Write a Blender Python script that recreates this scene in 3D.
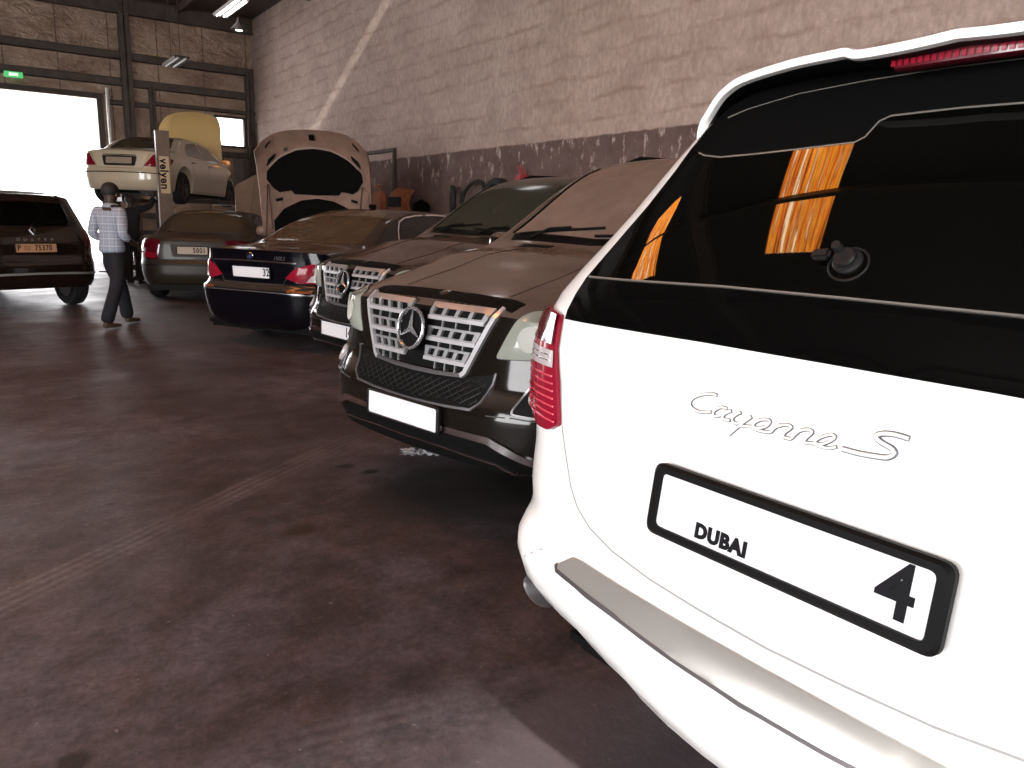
import bpy, bmesh, math, random
from math import sin, cos, pi, radians as rad, sqrt
from mathutils import Vector, Matrix, geometry
from mathutils.bvhtree import BVHTree

for o in list(bpy.data.objects):
    bpy.data.objects.remove(o)
SC = bpy.context.scene
COL = SC.collection
random.seed(4)

# ------------------------------------------------------------------ camera
EYE = 1.33
YAW, PITCH, ROLL, FPX = rad(35.44), rad(11.73), rad(-1.65), 765.0
camd = bpy.data.cameras.new('camera')
cam = bpy.data.objects.new('camera', camd)
COL.objects.link(cam)
fw = Vector((sin(YAW) * cos(PITCH), cos(YAW) * cos(PITCH), -sin(PITCH)))
rt = Vector((cos(YAW), -sin(YAW), 0))
dn = fw.cross(rt)
r2 = rt * cos(ROLL) + dn * sin(ROLL)
d2 = -rt * sin(ROLL) + dn * cos(ROLL)
m3 = Matrix((r2, -d2, -fw)).transposed()
cam.matrix_world = Matrix.Translation((0, 0, EYE)) @ m3.to_4x4()
camd.sensor_width = 36
camd.lens = FPX / 1024 * 36
camd.clip_start = 0.02
SC.camera = cam

# ------------------------------------------------------------------ view, sky, lights
SC.view_settings.view_transform = 'Standard'
SC.view_settings.look = 'None'
SC.view_settings.gamma = 1
SC.view_settings.exposure = 0.0
SC.view_settings.use_curve_mapping = False
SC.cycles.use_denoising = True
SC.cycles.max_bounces = 8
SC.cycles.sample_clamp_indirect = 6
W = bpy.data.worlds.new('sky')
SC.world = W
W.use_nodes = True
W.node_tree.nodes['Background'].inputs[0].default_value = (1.0, 0.99, 1.0, 1)
W.node_tree.nodes['Background'].inputs[1].default_value = 6.0


def area(name, loc, rot, sx, sy, power, col):
    d = bpy.data.lights.new(name, 'AREA')
    d.shape = 'RECTANGLE'
    d.size, d.size_y = sx, sy
    d.energy = power
    d.color = col
    o = bpy.data.objects.new(name, d)
    o.location = loc
    o.rotation_euler = rot
    COL.objects.link(o)
    return o


# daylight entering by the wide gates of the left and back wall (the openings themselves are built below)
area('gate_daylight', (-9.3, 1.0, 2.6), (0, rad(-90), 0), 4.6, 8.0, 1050, (1.0, 0.985, 0.98))
area('gate_daylight', (-3.0, -7.3, 2.6), (rad(90), 0, 0), 7.0, 4.6, 420, (1.0, 0.985, 0.98))
area('gate_daylight', (0.0, 24.3, 2.3), (rad(-90), 0, 0), 6.2, 4.0, 420, (1.0, 0.97, 1.0))
sun = bpy.data.lights.new('sun', 'SUN')
sun.energy = 9.0
sun.angle = rad(1.2)
sun.color = (1.0, 0.97, 0.88)
suno = bpy.data.objects.new('sun', sun)
suno.rotation_euler = Vector((0.12, 0.88, -0.46)).to_track_quat('-Z', 'Y').to_euler()
COL.objects.link(suno)


# ------------------------------------------------------------------ materials
def nodes(name):
    m = bpy.data.materials.new(name)
    m.use_nodes = True
    nt = m.node_tree
    return m, nt, nt.nodes['Principled BSDF']


def pmat(name, col, rough=0.5, metal=0.0, spec=0.5, coat=0.0, emit=None, es=0.0, trans=0.0, noise=0.0, nscale=8.0, bump=0.0):
    m, nt, b = nodes(name)
    b.inputs['Base Color'].default_value = (*col, 1)
    b.inputs['Roughness'].default_value = rough
    b.inputs['Metallic'].default_value = metal
    b.inputs['Specular IOR Level'].default_value = spec
    b.inputs['Coat Weight'].default_value = coat
    b.inputs['Coat Roughness'].default_value = 0.04
    b.inputs['Transmission Weight'].default_value = trans
    if emit:
        b.inputs['Emission Color'].default_value = (*emit, 1)
        b.inputs['Emission Strength'].default_value = es
    if noise or bump:
        tc = nt.nodes.new('ShaderNodeTexCoord')
        n = nt.nodes.new('ShaderNodeTexNoise')
        n.inputs['Scale'].default_value = nscale
        n.inputs['Detail'].default_value = 6
        nt.links.new(tc.outputs['Object'], n.inputs['Vector'])
        if noise:
            r = nt.nodes.new('ShaderNodeValToRGB')
            r.color_ramp.elements[0].position = 0.3
            r.color_ramp.elements[1].position = 0.7
            r.color_ramp.elements[0].color = tuple(max(0, c * (1 - noise)) for c in col) + (1,)
            r.color_ramp.elements[1].color = tuple(min(1, c * (1 + noise)) for c in col) + (1,)
            nt.links.new(n.outputs['Fac'], r.inputs['Fac'])
            nt.links.new(r.outputs['Color'], b.inputs['Base Color'])
        if bump:
            bp = nt.nodes.new('ShaderNodeBump')
            bp.inputs['Strength'].default_value = bump
            bp.inputs['Distance'].default_value = 0.02
            nt.links.new(n.outputs['Fac'], bp.inputs['Height'])
            nt.links.new(bp.outputs['Normal'], b.inputs['Normal'])
    return m


def dusty(name, col, dust, amount, rough=0.12, metal=0.0, side=0.08, spec=0.5, coat=1.0, lo=0.15):
    """clean gloss paint with road dust settled on what faces up"""
    m, nt, b = nodes(name)
    N, L = nt.nodes, nt.links
    g = N.new('ShaderNodeNewGeometry')
    s = N.new('ShaderNodeSeparateXYZ')
    L.new(g.outputs['Normal'], s.inputs[0])
    mr = N.new('ShaderNodeMapRange')
    mr.inputs['From Min'].default_value = lo
    mr.inputs['From Max'].default_value = 0.95
    mr.inputs['To Min'].default_value = side
    mr.inputs['To Max'].default_value = amount
    L.new(s.outputs['Z'], mr.inputs['Value'])
    tc = N.new('ShaderNodeTexCoord')
    n = N.new('ShaderNodeTexNoise')
    n.inputs['Scale'].default_value = 3.5
    n.inputs['Detail'].default_value = 8
    n.inputs['Roughness'].default_value = 0.65
    L.new(tc.outputs['Object'], n.inputs['Vector'])
    r = N.new('ShaderNodeMapRange')
    r.inputs['From Min'].default_value = 0.3
    r.inputs['From Max'].default_value = 0.7
    r.inputs['To Min'].default_value = 0.8
    r.inputs['To Max'].default_value = 1.15
    L.new(n.outputs['Fac'], r.inputs['Value'])
    mu = N.new('ShaderNodeMath')
    mu.operation = 'MULTIPLY'
    mu.use_clamp = True
    L.new(mr.outputs[0], mu.inputs[0])
    L.new(r.outputs[0], mu.inputs[1])
    b.inputs['Base Color'].default_value = (*col, 1)
    b.inputs['Roughness'].default_value = rough
    b.inputs['Metallic'].default_value = metal
    b.inputs['Specular IOR Level'].default_value = spec
    b.inputs['Coat Weight'].default_value = coat
    b.inputs['Coat Roughness'].default_value = 0.03
    d = N.new('ShaderNodeBsdfDiffuse')
    d.inputs['Color'].default_value = (*dust, 1)
    mx = N.new('ShaderNodeMixShader')
    L.new(mu.outputs[0], mx.inputs[0])
    L.new(b.outputs[0], mx.inputs[1])
    L.new(d.outputs[0], mx.inputs[2])
    L.new(mx.outputs[0], N['Material Output'].inputs[0])
    return m


M = {}
M['white_paint'] = pmat('white_paint', (0.86, 0.86, 0.85), 0.25, coat=0.6)
M['black_gloss'] = pmat('black_gloss', (0.002, 0.002, 0.002), 0.05, spec=.22)
M['dark_glass'] = pmat('dark_glass', (0.0015, 0.0015, 0.0012), 0.015, spec=0.36)
M['black_plastic'] = pmat('black_plastic', (0.0035, 0.0035, 0.0035), 0.55, spec=.1)
M['grey_plastic'] = pmat('grey_plastic', (0.012, 0.0115, 0.012), 0.42, spec=.15)
M['rubber'] = pmat('rubber', (0.012, 0.011, 0.011), 0.7, bump=0.2, nscale=60)
M['chrome'] = pmat('chrome', (0.85, 0.85, 0.87), 0.08, 1.0)
M['satin_chrome'] = pmat('satin_chrome', (0.72, 0.72, 0.72), 0.22, 1.0)
M['silver'] = pmat('silver', (0.34, 0.345, 0.36), 0.4, 0.6)
M['rim_metal'] = pmat('rim_metal', (0.35, 0.35, 0.36), 0.35, 0.9)
M['plate_white'] = pmat('plate_white', (0.66, 0.66, 0.69), 0.4)
M['plate_ink'] = pmat('plate_ink', (0.006, 0.006, 0.008), 0.6, spec=.1)
M['red_lens'] = pmat('red_lens', (0.22, 0.007, 0.022), 0.12, spec=.3)
M['dark_red_lens'] = pmat('dark_red_lens', (0.08, 0.004, 0.010), 0.1, coat=.3)
M['clear_lens'] = pmat('clear_lens', (0.42, 0.38, 0.39), 0.15, coat=.5)
M['headlamp_lens'] = pmat('headlamp_lens', (0.26, 0.28, 0.245), 0.12, coat=.6)
M['seam'] = pmat('seam', (0.03, 0.03, 0.03), 0.7)
M['white_metal'] = pmat('white_metal', (0.7, 0.69, 0.66), 0.4)
M['dusty_black'] = dusty('dusty_black', (0.006, 0.005, 0.005), (0.13, 0.095, 0.075), 0.55, side=0.05)
M['dusty_brown_black'] = dusty('dusty_brown_black', (0.005, 0.004, 0.003), (0.20, 0.15, 0.124), 0.58, side=0.008, coat=.3, spec=.3, lo=.35)
M['dusty_windscreen'] = dusty('dusty_windscreen', (0.01, 0.008, 0.007), (0.21, 0.15, 0.122), 0.9, side=0.30, coat=.3)
M['green_windscreen'] = dusty('green_windscreen', (0.008, 0.018, 0.013), (0.09, 0.075, 0.055), 0.35, side=0.08, coat=.0, spec=.35)
M['rear_dusty_glass'] = dusty('rear_dusty_glass', (0.012, 0.010, 0.006), (0.12, 0.085, 0.05), 0.65, side=0.15)
M['navy_black'] = dusty('navy_black', (0.0015, 0.0018, 0.004), (0.11, 0.08, 0.062), 0.55, side=0.0, coat=.25, spec=.3, lo=.3)
M['dusty_grey'] = dusty('dusty_grey', (0.014, 0.011, 0.008), (0.08, 0.057, 0.04), 0.65, rough=0.35, side=0.1, coat=.1, spec=.3, lo=.3)
M['duster_brown'] = dusty('duster_brown', (0.006, 0.004, 0.003), (0.06, 0.035, 0.025), 0.4, side=0.06, coat=.4)
M['cream_paint'] = dusty('cream_paint', (0.62, 0.54, 0.40), (0.50, 0.42, 0.30), 0.5, rough=0.3, side=0.15)
M['hood_cream'] = pmat('hood_cream', (0.72, 0.50, 0.20), 0.4)
M['pale_metal'] = pmat('pale_metal', (0.25, 0.155, 0.118), 0.5, noise=0.2, nscale=5)
M['insulation_pad'] = pmat('insulation_pad', (0.004, 0.004, 0.0038), 0.95, spec=.1, bump=0.6, nscale=30)
M['lift_paint'] = pmat('lift_paint', (0.14, 0.09, 0.062), 0.5, noise=0.2, nscale=4)
M['label_paper'] = pmat('label_paper', (0.55, 0.42, 0.26), 0.6)
M['steel_dark'] = pmat('steel_dark', (0.06, 0.045, 0.038), 0.6, 0.2, noise=0.3, nscale=4)
M['girt_steel'] = pmat('girt_steel', (0.085, 0.062, 0.05), 0.6, 0.1, noise=0.3, nscale=4)
M['rust_plastic'] = pmat('rust_plastic', (0.30, 0.10, 0.04), 0.6, noise=0.3, nscale=5)
M['red_plastic'] = pmat('red_plastic', (0.35, 0.03, 0.04), 0.5)
M['skin'] = pmat('skin', (0.04, 0.019, 0.012), 0.5)
M['hair'] = pmat('hair', (0.01, 0.008, 0.007), 0.7)
M['dark_cloth'] = pmat('dark_cloth', (0.005, 0.005, 0.009), 0.9, noise=0.3, nscale=10)
M['overalls_cloth'] = pmat('overalls_cloth', (0.012, 0.012, 0.016), 0.9, noise=0.3, nscale=10)
M['leather'] = pmat('leather', (0.05, 0.025, 0.015), 0.6)
M['lamp_tube'] = pmat('lamp_tube', (0.9, 0.9, 0.9), 0.4, emit=(1, 0.95, 0.97), es=6)
M['exit_green'] = pmat('exit_green', (0.1, 0.5, 0.2), 0.4, emit=(0.12, 0.8, 0.25), es=0.5)
M['exit_white'] = pmat('exit_white', (0.8, 0.9, 0.8), 0.4, emit=(0.8, 1, 0.8), es=0.9)
M['orange_lens'] = pmat('orange_lens', (0.45, 0.14, 0.03), 0.12, coat=1.0)
M['blue_enamel'] = pmat('blue_enamel', (0.02, 0.05, 0.25), 0.2)
M['rag'] = pmat('rag', (0.6, 0.62, 0.66), 0.8, noise=0.2, nscale=30)
M['brass_plate'] = pmat('brass_plate', (0.42, 0.23, 0.13), 0.45)


# ------------------------------------------------------------------ object helpers
def tag(o, label=None, cat=None, group=None, kind=None):
    if label: o['label'] = label
    if cat: o['category'] = cat
    if group: o['group'] = group
    if kind: o['kind'] = kind
    return o


def thing(name, label, cat, loc=(0, 0, 0), rz=0.0, group=None):
    o = bpy.data.objects.new(name, None)
    COL.objects.link(o)
    o.location = loc
    o.rotation_euler = (0, 0, rz)
    o.empty_display_size = 0.1
    return tag(o, label, cat, group)


def obj(name, bm, mat, parent=None, smooth=35, loc=None, rot=None, label=None):
    me = bpy.data.meshes.new(name)
    bm.to_mesh(me)
    bm.free()
    return link(name, me, mat, parent, smooth, loc, rot, label)


def link(name, me, mat, parent=None, smooth=35, loc=None, rot=None, label=None):
    me.materials.clear()
    for mm in (mat if isinstance(mat, (list, tuple)) else [mat]):
        me.materials.append(mm)
    if smooth:
        for p in me.polygons:
            p.use_smooth = True
        me.set_sharp_from_angle(angle=rad(smooth))
    o = bpy.data.objects.new(name, me)
    COL.objects.link(o)
    if parent: o.parent = parent
    if loc: o.location = loc
    if rot: o.rotation_euler = rot
    if label: o['label'] = label
    return o


def struct(o):
    o['kind'] = 'structure'
    return o


def add_box(bm, c, s, bevel=0.0, mat=None):
    r = bmesh.ops.create_cube(bm, size=1)
    vs = r['verts']
    for v in vs:
        v.co = Vector((v.co.x * s[0], v.co.y * s[1], v.co.z * s[2]))
    if bevel:
        es = list({e for v in vs for e in v.link_edges})
        rr = bmesh.ops.bevel(bm, geom=es, offset=bevel, segments=2, affect='EDGES')
        vs = list({v for f in rr['faces'] for v in f.verts} | {v for v in vs if v.is_valid})
    mt = mat if mat else Matrix.Identity(4)
    for v in vs:
        v.co = mt @ v.co + Vector(c)
    return vs


def box(c, s, bevel=0.0, mat=None):
    bm = bmesh.new()
    add_box(bm, c, s, bevel, mat)
    return bm


def add_tube(bm, pts, r, n=10, closed=False, cap=True):
    pts = [Vector(p) for p in pts]
    rings = []
    up = None
    N = len(pts)
    for i, p in enumerate(pts):
        a = pts[(i - 1) % N] if (closed or i > 0) else p
        b = pts[(i + 1) % N] if (closed or i < N - 1) else p
        t = (b - a).normalized()
        if up is None:
            up = t.orthogonal().normalized()
        up = (up - t * up.dot(t))
        up = up.normalized() if up.length > 1e-6 else t.orthogonal().normalized()
        s = t.cross(up)
        rr = r[i] if isinstance(r, (list, tuple)) else r
        rings.append([bm.verts.new(p + (up * cos(2 * pi * k / n) + s * sin(2 * pi * k / n)) * rr) for k in range(n)])
    for i in range(N if closed else N - 1):
        A, B = rings[i], rings[(i + 1) % N]
        for k in range(n):
            bm.faces.new((A[k], A[(k + 1) % n], B[(k + 1) % n], B[k]))
    if cap and not closed:
        bm.faces.new(rings[0][::-1])
        bm.faces.new(rings[-1])


def tube(pts, r, n=10, closed=False):
    bm = bmesh.new()
    add_tube(bm, pts, r, n, closed)
    return bm


def lathe(prof, axis='z', n=32, cap=True, mat=None):
    """prof: list of (radius, along)"""
    bm = bmesh.new()
    rings = []
    for r, a in prof:
        ring = []
        for k in range(n):
            t = 2 * pi * k / n
            p = (r * cos(t), r * sin(t), a)
            if axis == 'x': p = (a, r * cos(t), r * sin(t))
            if axis == 'y': p = (r * cos(t), a, r * sin(t))
            v = Vector(p)
            ring.append(bm.verts.new(mat @ v if mat else v))
        rings.append(ring)
    for A, B in zip(rings, rings[1:]):
        for k in range(n):
            bm.faces.new((A[k], A[(k + 1) % n], B[(k + 1) % n], B[k]))
    if cap:
        bm.faces.new(rings[0][::-1])
        bm.faces.new(rings[-1])
    bmesh.ops.recalc_face_normals(bm, faces=bm.faces)
    return bm


def pchip(pts):
    xs = [p[0] for p in pts]
    ys = [p[1] for p in pts]
    n = len(xs)
    if n == 1:
        return lambda x: ys[0]
    h = [xs[i + 1] - xs[i] for i in range(n - 1)]
    d = [(ys[i + 1] - ys[i]) / h[i] for i in range(n - 1)]
    m = [0.0] * n
    m[0], m[-1] = d[0], d[-1]
    for i in range(1, n - 1):
        if d[i - 1] * d[i] > 0:
            w1, w2 = 2 * h[i] + h[i - 1], h[i] + 2 * h[i - 1]
            m[i] = (w1 + w2) / (w1 / d[i - 1] + w2 / d[i])

    def f(x):
        if x <= xs[0]: return ys[0]
        if x >= xs[-1]: return ys[-1]
        lo, hi = 0, n - 1
        while hi - lo > 1:
            k = (lo + hi) // 2
            if xs[k] <= x: lo = k
            else: hi = k
        t = (x - xs[lo]) / h[lo]
        return ((2 * t**3 - 3 * t**2 + 1) * ys[lo] + (t**3 - 2 * t**2 + t) * h[lo] * m[lo]
                + (-2 * t**3 + 3 * t**2) * ys[lo + 1] + (t**3 - t**2) * h[lo] * m[lo + 1])
    return f


def sstep(t):
    t = min(1, max(0, t))
    return t * t * (3 - 2 * t)


# ------------------------------------------------------------------ car bodies
class Body:
    """a car shell swept from its side, plan and section curves with shaped ends, and what is laid on it"""

    def __init__(s, sp):
        s.sp = sp
        s.top, s.bot, s.plan = pchip(sp['top']), pchip(sp['bot']), pchip(sp['plan'])
        s.sect, s.crown = pchip(sp['sect']), pchip(sp['crown'])
        s.ends = {}
        for k in ('rear', 'front'):
            e = sp[k]
            s.ends[k] = (pchip(e['prof']), e.get('s0', .6), pchip(e['R']), pchip(e['base'] if isinstance(e.get('base', .05), list) else [(0, e.get('base', .05))]), e.get('range', .3), e.get('bp', 2))
        s.yr, s.yf = sp['yr'], sp['yf']
        s.bvh = None

    def P(s, u, v, w):
        y = s.yr + (s.yf - s.yr) * v
        zb, zt, cr = s.bot(y), s.top(y), s.crown(y)
        zs = zt - cr
        zside = zb + (zs - zb) * w
        x = u * s.plan(y) * s.sect(zside)
        p = s.sp.get('p', 2.6)
        C = max(0, 1 - abs(u)**p)**(1 / p)
        z = zside + cr * C * w**3
        for k in ('rear', 'front'):
            prof, s0, R, base, rng, bp = s.ends[k]
            q = 1 - (v if k == 'rear' else 1 - v) / rng
            if q > 0:
                t = min(1, max(0, (abs(u) - s0) / (1 - s0)))
                sh = prof(z) + base(z) * abs(u)**bp + R(z) * (1 - sqrt(1 - t * t))
                y += sstep(q) * sh * (1 if k == 'rear' else -1)
        return Vector((x, y, z))

    def build(s, name, mat, parent, arches=(), label=None):
        NU, NV = s.sp.get('NU', 30), s.sp.get('NV', 72)
        us = []
        for i in range(NU + 1):
            t = -1 + 2 * i / NU
            us.append(math.copysign(1 - (1 - abs(t))**1.7, t))
        vs = [i / NV for i in range(NV + 1)]
        ext = [0.006, 0.015, 0.03]
        vs = sorted(set(vs + ext + [1 - e for e in ext]))
        zr = s.sp.get('ws')
        ws = zr if zr else [i / 26 for i in range(27)]
        bm = bmesh.new()

        def grid(f, A, B):
            g = [[bm.verts.new(f(a, b)) for b in B] for a in A]
            for i in range(len(A) - 1):
                for j in range(len(B) - 1):
                    bm.faces.new((g[i][j], g[i + 1][j], g[i + 1][j + 1], g[i][j + 1]))
        grid(lambda u, v: s.P(u, v, 1), us, vs)
        grid(lambda u, v: s.P(u, v, 0), us, vs)
        grid(lambda w, v: s.P(-1, v, w), ws, vs)
        grid(lambda w, v: s.P(1, v, w), ws, vs)
        grid(lambda u, w: s.P(u, 0, w), us, ws)
        grid(lambda u, w: s.P(u, 1, w), us, ws)
        bmesh.ops.remove_doubles(bm, verts=bm.verts, dist=1e-4)
        bmesh.ops.recalc_face_normals(bm, faces=bm.faces)
        me = bpy.data.meshes.new(name)
        bm.to_mesh(me)
        bm.free()
        if arches:
            for (y, z, r) in arches:
                for sx in (-1, 1):
                    cb = bmesh.new()
                    add_tube(cb, [(sx * 0.5813, y + .0017, z), (sx * 1.3, y + .0017, z)], r, 44)
                    bmesh.ops.recalc_face_normals(cb, faces=cb.faces)
                    cm = bpy.data.meshes.new('cut')
                    cb.to_mesh(cm)
                    cb.free()
                    a = bpy.data.objects.new('a', me)
                    b = bpy.data.objects.new('b', cm)
                    COL.objects.link(a)
                    COL.objects.link(b)
                    md = a.modifiers.new('b', 'BOOLEAN')
                    md.object = b
                    md.operation = 'DIFFERENCE'
                    md.solver = 'FAST'
                    dg = bpy.context.evaluated_depsgraph_get()
                    m2 = bpy.data.meshes.new_from_object(a.evaluated_get(dg), depsgraph=dg)
                    if len(m2.polygons) > .85 * len(me.polygons):
                        me = m2
                    else:
                        print('ARCH FAILED', name, y, sx, len(me.polygons), len(m2.polygons))
                    bpy.data.objects.remove(a)
                    bpy.data.objects.remove(b)
        me.name = name
        bm = bmesh.new()
        bm.from_mesh(me)
        s.bvh = BVHTree.FromBMesh(bm)
        bm.free()
        s.parent = parent
        return link(name, me, mat, parent, 38, label=label)

    AX = {'rear': lambda a, b: ((a, -9, b), (0, 1, 0)), 'front': lambda a, b: ((a, 9, b), (0, -1, 0)),
          'right': lambda a, b: ((9, a, b), (-1, 0, 0)), 'left': lambda a, b: ((-9, a, b), (1, 0, 0)),
          'top': lambda a, b: ((a, b, 9), (0, 0, -1))}

    def hit(s, axis, a, b):
        """point and normal of the shell seen along an axis; beside the shell, its nearest edge"""
        l, n = s.hit0(axis, a, b)
        k = 1.0
        while l is None and k > .3:
            k -= .03
            l, n = s.hit0(axis, a * k if axis in ('rear', 'front', 'top') else a, b * (1 if axis in ('rear', 'front', 'top') else .6 + .4 * k))
        return l, n

    def hit0(s, axis, a, b):
        o, d = Body.AX[axis](a, b)
        loc, n, i, dist = s.bvh.ray_cast(Vector(o), Vector(d))
        if loc is None:
            return None, None
        if n.dot(Vector(d)) > 0: n = -n
        return loc, n

    def patch(s, name, axis, outline, mat, off=0.004, thick=0.012, h=0.06, holes=(), parent=None, label=None, bulge=0.0):
        loc = s.patch_bm(axis, outline, off, thick, h, holes, bulge)
        return obj(name, loc, mat, parent or s.parent, 30, label=label)

    def patch_bm(s, axis, outline, off=0.004, thick=0.012, h=0.06, holes=(), bulge=0.0):
        loops = [densify(outline, h)] + [densify(q, h) for q in holes]
        pts, edges = [], []
        for lp in loops:
            k0 = len(pts)
            pts += [Vector(p) for p in lp]
            edges += [(k0 + i, k0 + (i + 1) % len(lp)) for i in range(len(lp))]
        x0, x1 = min(p.x for p in pts), max(p.x for p in pts)
        y0, y1 = min(p.y for p in pts), max(p.y for p in pts)
        nx, ny = int((x1 - x0) / h), int((y1 - y0) / h)
        for i in range(nx + 1):
            for j in range(ny + 1):
                q = (x0 + (i + .5 + .25 * (j % 2)) * h, y0 + (j + .5) * h)
                if inside(q, loops) and mind(q, loops) > 0.4 * h:
                    pts.append(Vector(q))
        r = geometry.delaunay_2d_cdt(pts, edges, [], 0, 1e-6)
        V, F = r[0], r[2]
        bm = bmesh.new()
        up, lo, ok = [], [], []
        for p in V:
            l, n = s.hit0(axis, p.x, p.y)
            if l is None:
                up.append(None)
                lo.append(None)
                continue
            k = bulge * min(1, mind((p.x, p.y), loops[:1]) / 0.05) if bulge else 0
            up.append(bm.verts.new(l + n * (off + k)))
            lo.append(bm.verts.new(l + n * (off - thick)))
        cnt = {}
        tris = []
        for f in F:
            c = ((V[f[0]].x + V[f[1]].x + V[f[2]].x) / 3, (V[f[0]].y + V[f[1]].y + V[f[2]].y) / 3)
            if not inside(c, loops) or any(up[i] is None for i in f):
                continue
            bm.faces.new([up[i] for i in f])
            bm.faces.new([lo[i] for i in reversed(f)])
            for a, b in zip(f, (f[1], f[2], f[0])):
                cnt.setdefault((min(a, b), max(a, b)), []).append((a, b))
        for k, l in cnt.items():
            if len(l) == 1:
                a, b = l[0]
                bm.faces.new((up[b], up[a], lo[a], lo[b]))
        for v in list(bm.verts):
            if not v.link_faces: bm.verts.remove(v)
        bmesh.ops.recalc_face_normals(bm, faces=bm.faces)
        return bm

    def line(s, name, axis, pts, mat, width=0.006, off=0.002, thick=0.006, parent=None, label=None):
        return s.patch(name, axis, ribbon(pts, width), mat, off, thick, 0.05, parent=parent, label=label)

    def path3(s, axis, pts, off=0.0, h=0.03):
        out = []
        for p in densify(pts, h, False):
            l, n = s.hit(axis, p[0], p[1])
            if l is not None: out.append(l + n * off)
        return out


def densify(lp, h, closed=True):
    out = []
    n = len(lp)
    for i in range(n if closed else n - 1):
        a, b = lp[i], lp[(i + 1) % n]
        d = math.hypot(b[0] - a[0], b[1] - a[1])
        k = max(1, int(math.ceil(d / h)))
        for j in range(k):
            out.append((a[0] + (b[0] - a[0]) * j / k, a[1] + (b[1] - a[1]) * j / k))
    if not closed: out.append(tuple(lp[-1]))
    return out


def inside(q, loops):
    x, y = q
    c = False
    for lp in loops:
        n = len(lp)
        for i in range(n):
            x1, y1 = lp[i][0], lp[i][1]
            x2, y2 = lp[(i + 1) % n][0], lp[(i + 1) % n][1]
            if (y1 > y) != (y2 > y) and x < (x2 - x1) * (y - y1) / (y2 - y1) + x1:
                c = not c
    return c


def mind(q, loops):
    best = 9
    for lp in loops:
        for p in lp:
            best = min(best, abs(p[0] - q[0]) + abs(p[1] - q[1]))
    return best


def rpoly(pts, r, n=5):
    """round the corners of a polygon; r a number or one per corner"""
    out = []
    N = len(pts)
    for i in range(N):
        p = Vector(pts[i][:2])
        a, b = Vector(pts[i - 1][:2]), Vector(pts[(i + 1) % N][:2])
        rr = r[i] if isinstance(r, (list, tuple)) else r
        da, db = (a - p), (b - p)
        k = min(rr, da.length * .45, db.length * .45)
        if k < 1e-5:
            out.append((p.x, p.y))
            continue
        A, B = p + da.normalized() * k, p + db.normalized() * k
        for j in range(n + 1):
            t = j / n
            q = A * (1 - t)**2 + p * 2 * t * (1 - t) + B * t * t
            out.append((q.x, q.y))
    return out


def mirror(pts):
    return [(-p[0], p[1]) for p in reversed(pts)]


def sym(half):
    """close a right-hand half outline (from the top middle round to the bottom middle) with its mirror image"""
    return list(half) + [(-p[0], p[1]) for p in reversed(half) if abs(p[0]) > 1e-6]


def ribbon(pts, w):
    pts = [Vector(p[:2]) for p in pts]
    L, R = [], []
    for i, p in enumerate(pts):
        a = pts[max(0, i - 1)]
        b = pts[min(len(pts) - 1, i + 1)]
        t = (b - a).normalized()
        nn = Vector((-t.y, t.x)) * w / 2
        L.append((p + nn)[:])
        R.append((p - nn)[:])
    return L + R[::-1]


def spline(pts, n=8, closed=False):
    """Catmull-Rom through the points"""
    P = [Vector(p) for p in pts]
    N = len(P)
    out = []
    for i in range(N if closed else N - 1):
        p0 = P[(i - 1) % N] if closed or i > 0 else P[i] * 2 - P[i + 1]
        p1, p2 = P[i], P[(i + 1) % N]
        p3 = P[(i + 2) % N] if closed or i + 2 < N else P[i + 1] * 2 - P[i]
        for j in range(n):
            t = j / n
            out.append(0.5 * ((2 * p1) + (p2 - p0) * t + (2 * p0 - 5 * p1 + 4 * p2 - p3) * t * t + (3 * p1 - p0 - 3 * p2 + p3) * t**3))
    if not closed: out.append(P[-1])
    return out


def text_mesh(s, size, extrude=0.002, bold=0.0, sx=1.0, sp=1.1):
    c = bpy.data.curves.new('t', 'FONT')
    c.body = s
    c.size = size
    c.extrude = extrude
    c.offset = bold
    c.resolution_u = 3
    c.align_x = 'CENTER'
    c.space_character = sp
    c.align_y = 'CENTER'
    o = bpy.data.objects.new('t', c)
    COL.objects.link(o)
    dg = bpy.context.evaluated_depsgraph_get()
    me = bpy.data.meshes.new_from_object(o.evaluated_get(dg), depsgraph=dg)
    bpy.data.objects.remove(o)
    for v in me.vertices: v.co.x *= sx
    return me


def text_on(name, s, size, mat, parent, pos, right, up, extrude=0.002, bold=0.0, sx=1.0, label=None):
    me = text_mesh(s, size, extrude, bold, sx)
    r, u = Vector(right).normalized(), Vector(up).normalized()
    n = r.cross(u)
    mt = Matrix((r, u, n)).transposed().to_4x4()
    me.transform(Matrix.Translation(pos) @ mt)
    me.name = name
    return link(name, me, mat, parent, 0, label=label)


def frame_at(loc, n, xdir):
    """matrix: local x along xdir, z out of the surface"""
    z = Vector(n).normalized()
    x = Vector(xdir)
    x = (x - z * x.dot(z)).normalized()
    y = z.cross(x)
    m = Matrix((x, y, z)).transposed().to_4x4()
    m.translation = loc
    return m


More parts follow.
